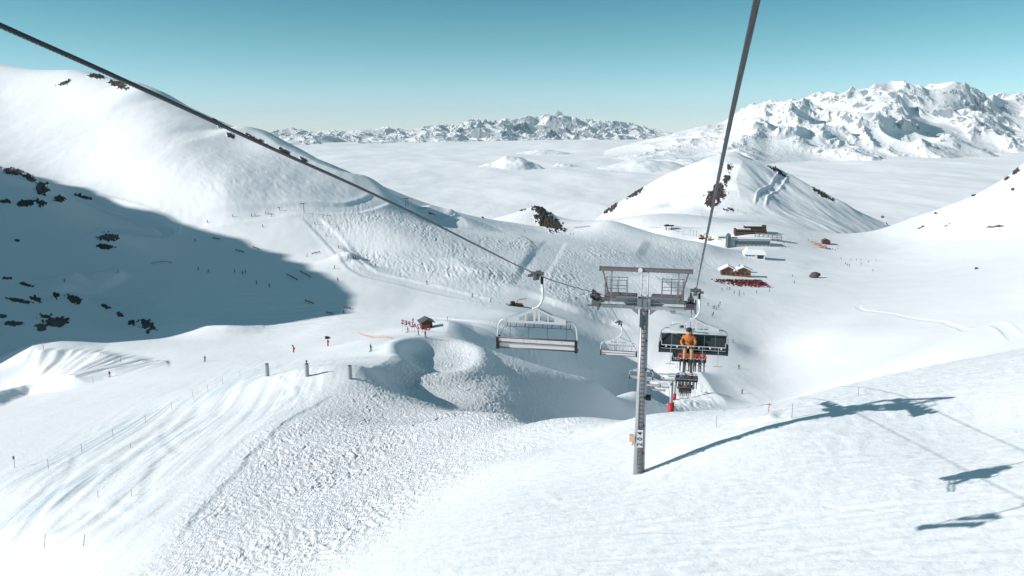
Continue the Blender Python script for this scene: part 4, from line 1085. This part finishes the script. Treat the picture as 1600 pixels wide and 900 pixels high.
def hut(g, w, d, h, label, cat_, rz=0, wall=WOOD, roof=STEELD, door=True, snow=True, name='hut', over=.5, roofh=.5):
    t = thing(name, label, cat_, g, rz)
    m = MB(); m.box((0, 0, h / 2 - .5), (w, d, h + 1)); m.prism([(-w / 2, h), (w / 2, h), (0, h + roofh * w / 2)], -d / 2, d / 2); m.build('wall', wall, t)
    m = MB(); W2 = w / 2 + over; rh = roofh * w / 2; k = rh / (w / 2)
    for sg in (-1, 1):
        m.prism([(sg * W2, h - over * k), (0, h + rh), (0, h + rh + .25), (sg * W2, h - over * k + .25)][::sg], -d / 2 - over, d / 2 + over)
    ro = m.build('roof', roof, t)
    if snow:
        m = MB()
        for sg in (-1, 1):
            m.prism([(sg * (W2 - .1), h - over * k + .27), (0, h + rh + .27), (0, h + rh + .65), (sg * (W2 - .1), h - over * k + .6)][::sg], -d / 2 - over + .1, d / 2 + over - .1)
        m.build('roof_snow', SNOWR, ro)
    if door: MB().box((.1 * w, -d / 2 - .04, h * .36), (w * .26, .1, h * .72)).build('door', GLASSD, t)
    return t
g = gpos(666, 512); hut(g, 3.6, 3.6, 2.4, 'small dark wooden hut with pointed roof behind the red letters', 'hut', .3, snow=False, over=.8)
# people around the letters
SK = [
 (637, 519.5, 'person standing under the leftmost red letters', 0), (653.5, 524, 'person in black standing below the middle red letters', 0), (664.5, 527, 'person in dark suit at the feet of the right red letters', 0), (645.5, 504.5, 'person looking out from between the red letters', 0),
 (184, 426, 'skier in the shadow left of the bright snow hump', 0), (101, 441, 'lone skier in the blue shadow above the lower rocks', 0), (305, 378, 'skier in shadow just under the sunlit slope edge', 0), (310, 422, 'skier standing by the small tripod in the shadow', 0),
 (366.5, 425.5, 'leftmost skier of the cluster in the middle of the shadow', 0), (379, 428, 'front skier of the pair in the middle of the shadow', 0), (383.5, 427, 'skier right behind another in the middle of the shadow', 0), (401, 444, 'skier below the cluster in the shadow', 0), (421, 449, 'lowest and rightmost skier in the big shadow', 0),
 (523, 420, 'snowboarder on the sunlit tongue above the shadow', 0), (528, 439.5, 'skier just right of the tip of the big shadow', 0), (537, 490, 'skier alone below the tip of the big shadow', 0), (480, 401, 'skier beside the thin rail on the bright slope', 0),
 (324, 348, 'leftmost skier on the traverse under the big hill', 0), (364, 339, 'skier on the traverse beside the little snow heap', 0), (393, 338, 'left skier of the pair on the traverse', 0), (398.5, 337, 'right skier of the pair on the traverse', 0), (415.5, 334, 'first of three skiers near the top of the drag lift', 0), (419.5, 335, 'second of three skiers near the top of the drag lift', 0), (424.5, 338, 'third and lowest of three skiers near the top of the drag lift', 0), (410.5, 355, 'skier traversing below the group on the bright slope', 0),
 (492, 351, 'skier riding up the straight drag lift track, topmost', 0), (509.5, 369, 'skier riding the drag lift track, second from the top', 0), (529, 388, 'skier riding the drag lift track above the small jump', 0), (552, 404, 'skier in red at the wedge shadow of the drag lift track', 2), (555.5, 405.5, 'dark skier beside the red one at the wedge shadow', 0), (587, 417, 'skier low on the drag lift track where it flattens', 0), (625, 432, 'skier on the groomed road under the middle hill', 0), (667, 444, 'skier farther right on the groomed road under the middle hill', 0),
 (767, 472, 'skier in red at the end of the groomed road near the snow groomer', 2), (738, 464, 'skier with short shadow left of the one in red', 0),
 (171.5, 589, 'skier in dark red and black gliding below the ploughed bank', 3), (320.5, 565, 'tiny skier halfway along the empty left piste', 0), (579.5, 549, 'skier sitting on the bright snow left of the shaded hollow', 0),
 (820, 362, 'leftmost skier on the saddle beside the dark rock knob', 0), (858, 363, 'skier in the middle of the saddle', 0), (878, 364.5, 'skier right of the middle of the saddle', 0), (891, 367, 'left skier in red at the top of the snow road', 2), (896, 367, 'right skier in red at the top of the snow road', 2),
 (1021, 482, 'skier just right of the tall pylon pole on the valley floor', 0), (1042, 486, 'skier left of the small crowd on the valley floor', 0), (1069.5, 479.5, 'upper skier seen below the right pulley wheels', 0), (1070.5, 484, 'lower skier seen below the right pulley wheels', 0), (1080, 489.5, 'left skier inside the bend of the chair hanger', 0), (1085.5, 489.5, 'right skier inside the bend of the chair hanger', 0),
 (1106, 477.5, 'skier right of the chair hanger', 0), (1125, 475.5, 'skier with a long shadow on the valley floor', 0), (1145, 535.5, 'skier on the groomed valley right of the nearest dark chair', 0), (1154.5, 576, 'skier on the groomed valley above the long drift shadows', 0), (1159.5, 615, 'lowest skier on the valley floor, at the near crest', 0),
 (1182, 458, 'lone skier below the right half of the terrace', 0), (1202, 455.5, 'skier right of the terrace on the smooth snow', 0), (1241, 442.5, 'lower skier left of the round boulder', 0), (1238, 432.5, 'upper skier left of the round boulder', 0), (1263, 376, 'skier on the flat left of the red cabin', 0),
 (1314, 405, 'first skier from the left in the row on the right slope', 0), (1329, 407, 'skier in the upper row on the right slope', 0), (1338, 407, 'skier in the middle of the upper row on the right slope', 0), (1364, 424, 'lone skier below the row on the right slope', 0), (1356.5, 410, 'skier lying at the right end of the row', 0), (1369, 408.5, 'rightmost skier of the row on the right slope', 0),
]
CLU = [([(1047, 487.5), (1049.5, 489.5), (1052, 489.5), (1054.5, 489.5), (1054, 484.5)], 'dark skier in the small crowd just above the nearest dark chair', 'small crowd on the valley floor'),
       ([(1114, 482.5), (1116.5, 482.5), (1120, 483), (1123, 480.5), (1114.5, 492), (1112.5, 495)], 'tiny skier in the loose bunch right of the chair hanger', 'loose bunch of skiers on the valley floor'),
       ([(1136, 452.5), (1140, 452.5), (1155, 457.5), (1162, 461), (1155, 462.5), (1128, 454), (1147, 459)], 'tiny skier on the snow right below the red terrace', 'skiers below the terrace'),
       ([(1321, 413), (1324, 415), (1327, 416.5), (1345, 407.5), (1345.5, 413)], 'tiny skier in the descending file on the right slope', 'file of skiers on the right slope'),
       ([(1297, 390), (1301, 390), (1305, 391.5), (1309, 389)], 'tiny skier in the bunch below the red cabin', 'skiers below the red cabin'),
       ([(1225, 380.5), (1235, 380.5), (1217, 377), (1220, 383), (1228, 387), (1232, 386), (1222, 388)], 'tiny skier among those waiting right of the long hall', 'skiers waiting by the long hall'),
       ([(1146, 379.5), (1152, 381), (1160, 380), (1135, 378), (1128, 377), (1168, 381.5)], 'tiny skier in front of the long hall', 'skiers in front of the long hall')]
rnd = random.Random(5)
darks = [(.03, .03, .04), (.05, .05, .07), (.02, .03, .05), (.06, .04, .04)]
def skier(u, v, label, k, group=None):
    g = gpos(u, v, ymin=85)
    sc = 1.12
    col = rnd.choice(darks)
    if k == 2: col = (.5, .05, .04)
    if k == 3: col = (.16, .03, .04)
    person(False, g, rnd.uniform(-3, 3), label, jacket=col, group=group, scale=sc)
for u, v, lb, k in SK: skier(u, v, lb, k)
for pts, lb, gr in CLU:
    for u, v in pts: skier(u, v, lb, 0, gr)
# slalom-like rope fence on the piste
poles = [(23, 731, 17, 'dark-topped stake at the left edge of the piste'), (76, 733, 17, 'second stake from the left in the rope line'), (128, 708, 16, 'third stake of the rope line, slightly tilted'), (177, 684, 15, 'fourth stake of the rope line'), (228, 661, 14, 'fifth stake of the rope line'), (268, 640, 13, 'sixth stake of the rope line'), (302, 624, 13, 'seventh stake of the rope line'), (325, 612, 12, 'eighth stake of the rope line'), (348, 601, 11, 'ninth stake of the rope line'), (375, 588, 9, 'farthest stake of the rope line near the metal tubes'),
         (146, 599, 11, 'thin pole at the end of the shaded bank on the left piste'), (204, 700, 8, 'short faint stake between the rope line and the tracks'), (153, 777, 12, 'thin bamboo stake on the tracks, left of its twin'), (205, 776, 12, 'thin bamboo stake on the tracks, right of its twin'), (69, 856, 24, 'tilted bamboo stake near the lower left corner'), (130, 853, 20, 'bamboo stake on the small ridge near the lower left corner')]
pp = []
for i, (u, v, hp, lb) in enumerate(poles):
    g = gpos(u, v, 30); H = hp / F * g.y * 1.05
    t = MB().tube([(0, 0, -.2), (.10 * rnd.uniform(-1, 1) + (.25 if i > 13 else 0), 0, H)], .030, 6)
    if i == 0: t.box((0, 0, H), (.2, .2, .5))
    o = tag(t.build('marker_stake', STEELD, None), lb, 'stake', 'stakes on the piste'); o.location = g
    if i < 9: pp.append(g + Vector((0, 0, H * .8)))
m = MB()
for a, b in zip(pp[1:], pp[2:]):
    pts = [a.lerp(b, k / 6) - Vector((0, 0, .25 * math.sin(k / 6 * math.pi))) for k in range(7)]
    m.tube(pts, .012, 4)
tag(m.build('fence_rope', STEELD), 'thin rope strung between the stakes along the left piste', 'rope')
# foreground markers
for (u, v, hp, lb, mt, cross) in [(1201, 644, 16, 'red marker pole with cross piece on the near crest', REDP, True), (1237, 654, 26, 'thin grey pole right of the red marker', STEEL, False), (1119, 668, 20, 'faint thin pole between pylon and red marker', STEEL, False), (1341, 618, 13, 'thin pole just above the blue drift shadows', STEEL, False),
                        (699, 502, 8, 'short red post on the snow mound right of the hut', REDP, False), (68, 546, 9, 'thin red pole on the snow mound at far left', REDP, False), (189, 566, 8, 'small stake on the end of the ploughed bank', STEELD, False)]:
    g = gpos(u, v, 30); H = hp / F * g.y
    m = MB(); m.cyl((0, 0, -.3), (0, 0, H), .022 if g.y < 100 else .09, 6)
    if cross: m.cyl((-.16, 0, H * .8), (.16, 0, H * .8), .018, 6)
    tag(m.build('marker_pole', mt), lb, 'marker pole').location = g
# low red net
a, b = gpos(560, 521), gpos(612, 530)
m = MB()
for k in range(10):
    p, q = a.lerp(b, k / 10), a.lerp(b, (k + 1) / 10); p.z = hitxy(p.x, p.y); q.z = hitxy(q.x, q.y)
    m.cyl(p + Vector((0, 0, .5)), q + Vector((0, 0, .5)), .06, 5); m.cyl(p + Vector((0, 0, .1)), q + Vector((0, 0, .1)), .05, 5); m.cyl(p, p + Vector((0, 0, .7)), .04, 5)
tag(m.build('safety_net', ORANGE), 'low red-orange safety net on the mound left of the letters', 'safety net')
# terrain park rails
for (u0, v0, u1, v1, bow, lb) in [(236, 414, 269, 412, .9, 'long curved rail in the shadow of the hollow'), (368, 392, 381, 395, 0, 'short dark box rail in the shadow right of the curved one'), (395, 387, 405, 391, 0, 'short rail at the upper edge of the shadow'), (332, 373, 343, 375, 0, 'faint rail near the top of the shadow'), (448, 430, 465, 439, 0, 'left of two long slanting box rails in the shadow'), (469, 425, 486, 435, 0, 'right of two long slanting box rails in the shadow'),
                             (487, 398, 500, 395, 0, 'thin rail on the bright slope beside a skier'), (538, 482, 548, 483.5, 0, 'short rail on the bright snow below the shadow tip'), (510, 490, 520, 492, 0, 'short rail at the lower shadow edge'), (476, 471, 490, 476, 0, 'faint slanting rail inside the lower shadow fringe')]:
    a, b = gpos(u0, v0, 100), gpos(u1, v1, 100)
    t = thing('park_rail', lb, 'park rail', a, 0, 'terrain park rails')
    d = b - a; m = MB(); pts = [d * (k / 8) + Vector((0, 0, .75 + bow * math.sin(k / 8 * math.pi))) for k in range(9)]
    m.tube(pts, .28 if not bow else .16, 6); m.build('rail_bar', STEELD, t)
    for f in (.1, .5, .9):
        p = d * f; MB().cyl(p + Vector((0, 0, -.6)), p + Vector((0, 0, .7 + bow * math.sin(f * math.pi))), .09, 6).build('leg', STEELD, t)
g = gpos(326, 426, 100); t = thing('tripod_stand', 'small reddish tripod frame beside a skier in the shadow', 'tripod', g)
for k in range(3): MB().tube([(math.cos(k * 2.1) * .9, math.sin(k * 2.1) * .9, 0), (0, 0, 2.0)], .09, 5).build('leg', WOODL, t)
# drag lift pylons on the hill
for (u, v, hp, lb) in [(475, 333, 15, 'T-shaped drag lift pylon at the top of the straight track'), (437, 329, 5, 'tiny marker mast left of the drag lift pylon'), (634, 323, 13, 'left thin mast on the shoulder of the far left hill'), (637.5, 322, 12, 'right thin mast on the shoulder of the far left hill'), (1413, 0, 0, '')]:
    if not lb: continue
    g = gpos(u, v, 150); H = hp / F * g.y
    t = thing('lift_mast', lb, 'lift mast', g, .3)
    MB().cyl((0, 0, -.5), (0, 0, H), .2, 6).build('pole', STEELD, t)
    MB().box((-.6, 0, H), (2.6 if H > 4 else 1.2, .5, .5)).build('crossarm', STEELD, t)
# snow groomer
g = gpos(806, 478, 150); t = thing('snow_groomer', 'dark brown and orange snow groomer with winch boom left of the nearest empty chair', 'snow groomer', g, .25)
MB().box((-1.5, 0, 1.3), (2.2, 2.6, 2.0), None, .85).build('cab', WOOD, t)
MB().box((-1.5, -1.32, 1.7), (1.5, .06, .7)).build('window', GLASSD, t)
MB().box((1.3, 0, .95), (3.6, 2.4, .5)).build('deck', ORANGE, t)
for y in (-1.5, 1.5): MB().prism([(-3, .3), (-2.4, 0), (3, 0), (3.6, .35), (3, .8), (-2.6, .8)], y - .45, y + .45).build('track', BLACK, t)
MB().tube([(.4, 0, 1.2), (.8, 0, 2.8), (5.2, 0, 3.4)], .16, 6).build('boom', STEELD, t)
MB().prism([(-4.4, 0), (-4.1, 0), (-4.0, 1.2), (-4.2, 1.2)], -2.4, 2.4).build('blade', STEELD, t)
# boulder
g = gpos(1272, 434, 200)
m = MB(); vs = []; rr = random.Random(3); n1, n2 = 8, 12
for i in range(n1 + 1):
    for k in range(n2):
        a = i / n1 * math.pi; b = k / n2 * 2 * math.pi; q = 1 + .16 * rr.uniform(-1, 1)
        vs.append((4.0 * math.sin(a) * math.cos(b) * q + (0 if i > 4 else .8), 3 * math.sin(a) * math.sin(b) * q, 2.0 + 2.4 * math.cos(a) * q))
m.add(vs, [(i * n2 + k, i * n2 + (k + 1) % n2, (i + 1) * n2 + (k + 1) % n2, (i + 1) * n2 + k) for i in range(n1) for k in range(n2)])
tag(m.build('boulder', ROCKM, None, True), 'dark rounded boulder alone on the white slope right of the buildings', 'boulder').location = g
# ------------------------------------------------------------------ resort buildings
def px2m(g, px): return px / F * g.y
# long hall
g = gpos(1172, 385, 300); wd = px2m(g, 62)
t = thing('lift_station', 'long low hall with snowy roof and a tall dark left gable', 'building', g, -.10)
MB().box((0, 6, 3.0), (wd, 11, 9.0)).build('wall', BLUEG, t)  # blue-grey wall colour holds the shade on this front
MB().box((0, 6, 7.7), (wd + 1.0, 12, .4)).build('roof', SNOWR, t)
MB().prism([(-wd / 2 - 2.6, -2), (-wd / 2 - .02, -2), (-wd / 2 - .02, 12), (-wd / 2 - 1.6, 11.4), (-wd / 2 - 2.6, 9.5)], -1.6, 12).build('gable', noisy_mat('dark_teal_cladding', (.06, .09, .10), (.09, .12, .13), 1), t)
MB().box((wd * .05, .36, 3.6), (wd * .85, .1, 3.6)).build('window_band', noisy_mat('shaded_glass_band', (.07, .10, .12), (.10, .14, .16), .6, .25, 0, 0), t)
for k in range(9): MB().box((-wd * .36 + k * wd * .1, .26, 2.2), (.3, .12, 6)).build('mullion', STEELD, t)
# upper lodge
g = gpos(1177, 366, 300); wd = px2m(g, 48); 
t = thing('mountain_lodge', 'dark brown timber lodge with flat snowy roof above the long hall', 'building', g, -.12)
MB().box((-wd * .08, 6, 1.5), (wd, 12, 7.5)).build('wall', WOOD, t)
MB().box((wd * .04, 7, 6.6), (wd * .62, 8, 3.6)).build('upper_storey', WOOD, t)
MB().box((wd * .06, 7, 8.7), (wd * .60, 9, .7)).build('roof', SNOWR, t)
MB().box((-wd * .30, 6, 5.5), (wd * .42, 12.2, .6)).build('terrace_roof', SNOWR, t)
MB().box((wd * .34, 3, 7.5), (wd * .14, 3, 4.5)).build('chimney_block', WOOD, t)
MB().box((-wd * .08, -.05, 3.1), (wd * .92, .1, 1.2)).build('window_band', GLASSD, t)
for k in range(5): MB().box((-wd * .06 + k * wd * .1, 2.94, 6.8), (1.6, .1, 1.3)).build('window', GLASSD, t)
# steel trestle station
g = gpos(1200, 376, 300); wd = px2m(g, 40)
t = thing('trestle_platform', 'grey steel trestle of a lift platform right of the lodge', 'lift platform', g, -.2)
for k in range(7):
    MB().cyl((-wd / 2 + wd * k / 6, 0, -1), (-wd / 2 + wd * k / 6, 0, 7 - k * .35), .3, 6).build('leg', STEELD, t)
for k in range(3): MB().tube([(-wd / 2, 0, 2.2 + k * 2.2), (wd / 2, 0, 1.5 + k * 1.7)], .28, 6).build('beam', STEEL, t)
for k in range(6): MB().tube([(-wd / 2 + wd * k / 6, .2, 0), (-wd / 2 + wd * (k + 1) / 6, .2, 6.2 - k * .3)], .18, 5).build('brace', STEELD, t)
MB().box((0, 2.0, 6.6), (wd, 4.5, .4), Matrix.Rotation(.06, 3, 'Y')).build('deck', STONE, t)
# white-roofed garage
g = gpos(1179, 404, 300); wd = px2m(g, 36)
t = thing('garage_building', 'wide white-roofed building with a black garage opening', 'building', g, -.22)
MB().box((0, 7.5, .6), (wd * .86, 15, 6.0)).build('wall', WHITEP, t)
m = MB(); m.prism([(-wd / 2, 3.4), (wd / 2, 3.4), (wd * .36, 8.2), (-wd * .30, 8.2)], -.9, 15.5); m.build('roof', SNOWR, t)
MB().box((wd * .24, -.06, 1.6), (wd * .26, .1, 3.2)).build('dark_opening', GLASSD, t)  # black sheet stands in for the shade inside the garage opening
for k in range(3): MB().box((-wd * .32 + k * wd * .13, -.06, 2.4), (wd * .08, .1, .9)).build('window', GLASSD, t)
# restaurant
g = gpos(1150, 432, 300); wd = px2m(g, 56)
t = thing('restaurant_chalet', 'honey-coloured timber chalet with snowy double roof behind the terrace', 'restaurant', g, -.15)
MB().box((0, 5, 1.8), (wd * .82, 8, 5.2)).build('wall', WOODL, t)
for sx, w2, hh in ((-.22, .46, 3.2), (.20, .50, 2.8)):
    c = sx * wd; w2 *= wd
    m = MB(); m.prism([(c - w2 / 2, 4.2), (c + w2 / 2, 4.2), (c, 4.2 + hh)], .9, 8.9); m.build('gable', WOODL, t)
    m = MB()
    for sg in (-1, 1): m.prism([(c + sg * (w2 / 2 + .7), 3.9), (c, 4.5 + hh), (c, 5.2 + hh), (c + sg * (w2 / 2 + .7), 4.6)][::sg], -.4, 9.6)
    m.build('roof', SNOWR, t)
for k in range(6): MB().box((-wd * .34 + k * wd * .13, .94, 2.0), (wd * .08, .1, 1.6)).build('window', GLASSD, t)
MB().cyl((wd * .1, 6, 6), (wd * .1, 6, 8.4), .5, 8).build('chimney', STONE, t)
g = gpos(1165, 425, 300); hut(g, 5, 4, 2.4, 'little snow-roofed shed behind the restaurant', 'shed', .2)
# terrace with deck chairs and parasols
gA, gB = gpos(1106, 440, 300), gpos(1195, 440, 300)
c0_ = gpos(1150, 440, 300); wd = px2m(c0_, 84)
t = thing('sun_terrace', 'wide reddish-brown wooden sun terrace in front of the chalet', 'terrace', (c0_.x, c0_.y, c0_.z + .2), -.05)
m = MB(); m.prism([(-wd / 2, -1), (wd / 2, -1), (wd / 2, .35), (-wd / 2, .35)], -30, 6); m.build('deck', noisy_mat('red_brown_deck', (.16, .05, .04), (.10, .04, .035), .5), t)
m = MB()
for k in range(30): m.cyl((-wd / 2 + wd * k / 29, -30, .3), (-wd / 2 + wd * k / 29, -30, 1.4), .07, 5)
m.cyl((-wd / 2, -30, 1.4), (wd / 2, -30, 1.4), .08, 5); m.build('railing', WOOD, t)
dc_root = None; rr = random.Random(8)
cm = [REDP, noisy_mat('maroon_canvas', (.20, .02, .03), (.14, .02, .03), 3), noisy_mat('pink_canvas', (.55, .12, .18), (.4, .08, .12), 3), WOOD, noisy_mat('cream_canvas', (.55, .48, .40), (.45, .4, .33), 3)]
protos = []
for ci, cmat in enumerate(cm):
    d = thing('deck_chair', ['bright red deck chair among the rows on the sun terrace', 'maroon deck chair among the rows on the sun terrace', 'pink deck chair among the rows on the sun terrace', 'dark brown deck chair among the rows on the sun terrace', 'cream deck chair among the rows on the sun terrace'][ci], 'deck chair', (0, 0, -500), 0, ['red', 'maroon', 'pink', 'brown', 'cream'][ci] + ' deck chairs on the terrace')
    MB().box((0, -.1, .45), (.9, 1.1, .1), Matrix.Rotation(.15, 3, 'X')).box((0, .6, .95), (.9, .12, 1.2), Matrix.Rotation(-.4, 3, 'X')).build('canvas', cmat, d)
    m = MB()
    for x in (-.42, .42): m.tube([(x, -.7, 0), (x, .7, .9)], .05, 4).tube([(x, .7, 0), (x, -.6, .6)], .05, 4)
    m.cyl((-.42, -.6, .1), (.42, -.6, .1), .04, 4).cyl((-.42, .7, .9), (.42, .7, .9), .04, 4); m.build('frame', WOOD, d)
    protos.append(d)
used_ = set()
for i in range(290):
    x = rr.uniform(-wd / 2 + 1.5, wd / 2 - 1.5); yy = rr.uniform(-29, .8) 
    ci = rr.choices([0, 1, 2, 3, 4], [3, 4, 2 if x > 0 else .5, 3, 1.2])[0]
    T = Matrix.Translation(t.location) @ Matrix.Rotation(-.05, 4, 'Z'); p = T @ Vector((x, yy, .36))
    rz = rr.uniform(-.5, .5) + math.pi
    if ci not in used_: protos[ci].location = p; protos[ci].rotation_euler = (0, 0, rz); used_.add(ci)
    else: dup(protos[ci], p, rz)
for i in range(16):
    x = rr.uniform(-wd / 2 + 2, wd / 2 - 2); p = Matrix.Translation(t.location) @ Matrix.Rotation(-.05, 4, 'Z') @ Vector((x, rr.uniform(-19, 0), .36))
    person(False, p, rr.uniform(-3, 3), 'tiny dark-clothed guest standing among the deck chairs on the terrace', jacket=rr.choice(darks + [(.3, .04, .05)]), group='guests on the terrace')
# cabin and machines left of the hall
g = gpos(1130, 374, 300); t = thing('service_cabin', 'low white service cabin with a dark window strip left of the long hall', 'cabin', g, -.05)
MB().box((0, 2, 1.2), (px2m(g, 18), 4, 4.2)).build('wall', WHITEP, t); MB().box((0, -.06, 2.0), (px2m(g, 14), .1, .9)).build('window', GLASSD, t); MB().box((0, 2, 3.5), (px2m(g, 19), 4.6, .35)).build('roof', SNOWR, t)
for (u, v, lb, sc) in [(1096, 373.5, 'orange-yellow digger with raised arm left of the cable', 1.35), (1109, 375.5, 'smaller orange-yellow digger right of the cable', 1.0)]:
    g = gpos(u, v, 300); t = thing('excavator', lb, 'excavator', g, .3 if sc > 1.1 else 2.8, 'diggers beside the cabin'); t.scale = (sc,) * 3
    MB().box((0, 0, 1.9), (3.2, 2.4, 1.6)).build('body', YEL, t); MB().box((-.9, -.5, 2.9), (1.2, 1.2, 1.4)).build('cab', GLASSD, t)
    for y in (-1.2, 1.2): MB().prism([(-2, .3), (-1.6, 0), (1.6, 0), (2, .3), (1.6, .9), (-1.6, .9)], y - .3, y + .3).build('track', BLACK, t)
    MB().tube([(1.2, 0, 2.2), (3.4, 0, 4.6), (5.2, 0, 2.2)], .28, 6).build('arm', YEL, t); MB().box((5.2, 0, 1.6), (.9, 1.0, .9)).build('bucket', STEELD, t)
# small masts of the beginners lift
for i, (u, v, hp) in enumerate([(1067, 367, 5), (1078, 368, 8), (1083, 369, 8), (1088, 370, 9)]):
    g = gpos(u, v, 300); MB_ = MB().cyl((0, 0, -.5), (0, 0, px2m(g, hp)), .16, 6).box((0, 0, px2m(g, hp)), (.9, .3, .3))
    tag(MB_.build('floodlight_mast', STEELD), ['short thin mast on the ridge left of three taller ones', 'first of three thin masts left of the diggers', 'second of three thin masts left of the diggers', 'third and tallest thin mast left of the diggers'][i], 'mast', 'thin masts on the ridge').location = g
# lift top station on the ridge
g = gpos(1045, 359, 300); t = thing('lift_station', 'small dark lift station on stilts on the ridge left of the cable', 'lift station', g, .1)
for x in (-3.2, 3.2):
    for y in (-1.5, 1.5): MB().cyl((x, y, -.5), (x, y, 4.2), .2, 6).build('leg', STEELD, t)
MB().box((0, 0, 4.6), (px2m(g, 15), 4.6, 1.2)).build('roof', WOOD, t); MB().box((-2, 0, 5.6), (4, 3, .9)).build('engine_cover', STEELD, t)
for i in range(13):
    f = i / 12; u = 1014 + f * 46; v = 355.5 + 6 * f * f + f
    g = gpos(u, v, 300); tag(MB().cyl((0, 0, -.3), (0, 0, 1.6), .22, 5).build('fence_post', WOOD), 'dark fence post in the row along the ridge by the small lift station', 'fence post', 'fence posts by the lift station').location = g
for i in range(14):
    f = i / 13; u = 897 + f * 24; v = 356.8 - 2.5 * f
    g = gpos(u, v, 300); tag(MB().cyl((0, 0, -.3), (0, 0, 1.4), .22, 5).build('fence_post', WOOD), 'dark fence post in the short row at the foot of the drift beside the saddle', 'fence post', 'fence posts by the saddle').location = g
# red cabin, orange sun shades
g = gpos(1290, 381, 300); t = hut(g, 8, 6, 3.6, 'small red-brown cabin at the foot of the pyramid hill', 'cabin', -.1, wall=noisy_mat('red_brown_boards', (.18, .05, .05), (.12, .04, .04), 1), snow=False, name='cabin', door=True)
rr = random.Random(2); sp = None
for i in range(16):
    u = 1266 + rr.uniform(0, 24); v = 382 + (u - 1266) * .22 + rr.uniform(-1.5, 2.5); g = gpos(u, v, 300)
    if sp is None:
        sp = thing('parasol', 'orange-tan parasol in the cluster left of the red cabin', 'parasol', g, 0, 'orange-tan parasols by the red cabin')
        MB().cyl((0, 0, 0), (0, 0, 2.6), .07, 5).build('pole', STEELD, sp)
        m = MB(); m.tube([(0, 0, 2.2), (0, 0, 2.9)], [2.0, .1], 8); m.build('canopy', noisy_mat('orange_tan_canvas', (.62, .32, .16), (.5, .25, .12), 1), sp)
    else: dup(sp, g)
# white hut on the valley floor behind the nearest chair
g = gpos(1062, 518, 150)
t = thing('ticket_hut', 'white hut with two dark windows seen through the nearest dark chair', 'hut', g, -.1); k = px2m(g, 1)
MB().box((0, 2, 5.2 * k), (20 * k, 4, 14 * k)).build('wall', WHITEP, t)
for x in (-5, 4): MB().box((x * k, -.06, 8 * k), (7 * k, .1, 4 * k)).build('window', GLASSD, t)
MB().box((0, 2, 12.6 * k), (22 * k, 5, 1.0 * k)).build('roof', SNOWR, t)
g = gpos(1379, 341, 700)
# far gondola over the right-hand gap
q = at(1379, 339, 950); t = thing('gondola_cabin', 'tiny dark gondola cabin hanging over the cloud at right', 'gondola', q)
MB().box((0, 0, 0), (2.6, 2.4, 2.4)).build('cabin', STEELD, t); MB().cyl((0, 0, 1.2), (0, 0, 4.2), .12, 6).build('hanger', STEELD, t)
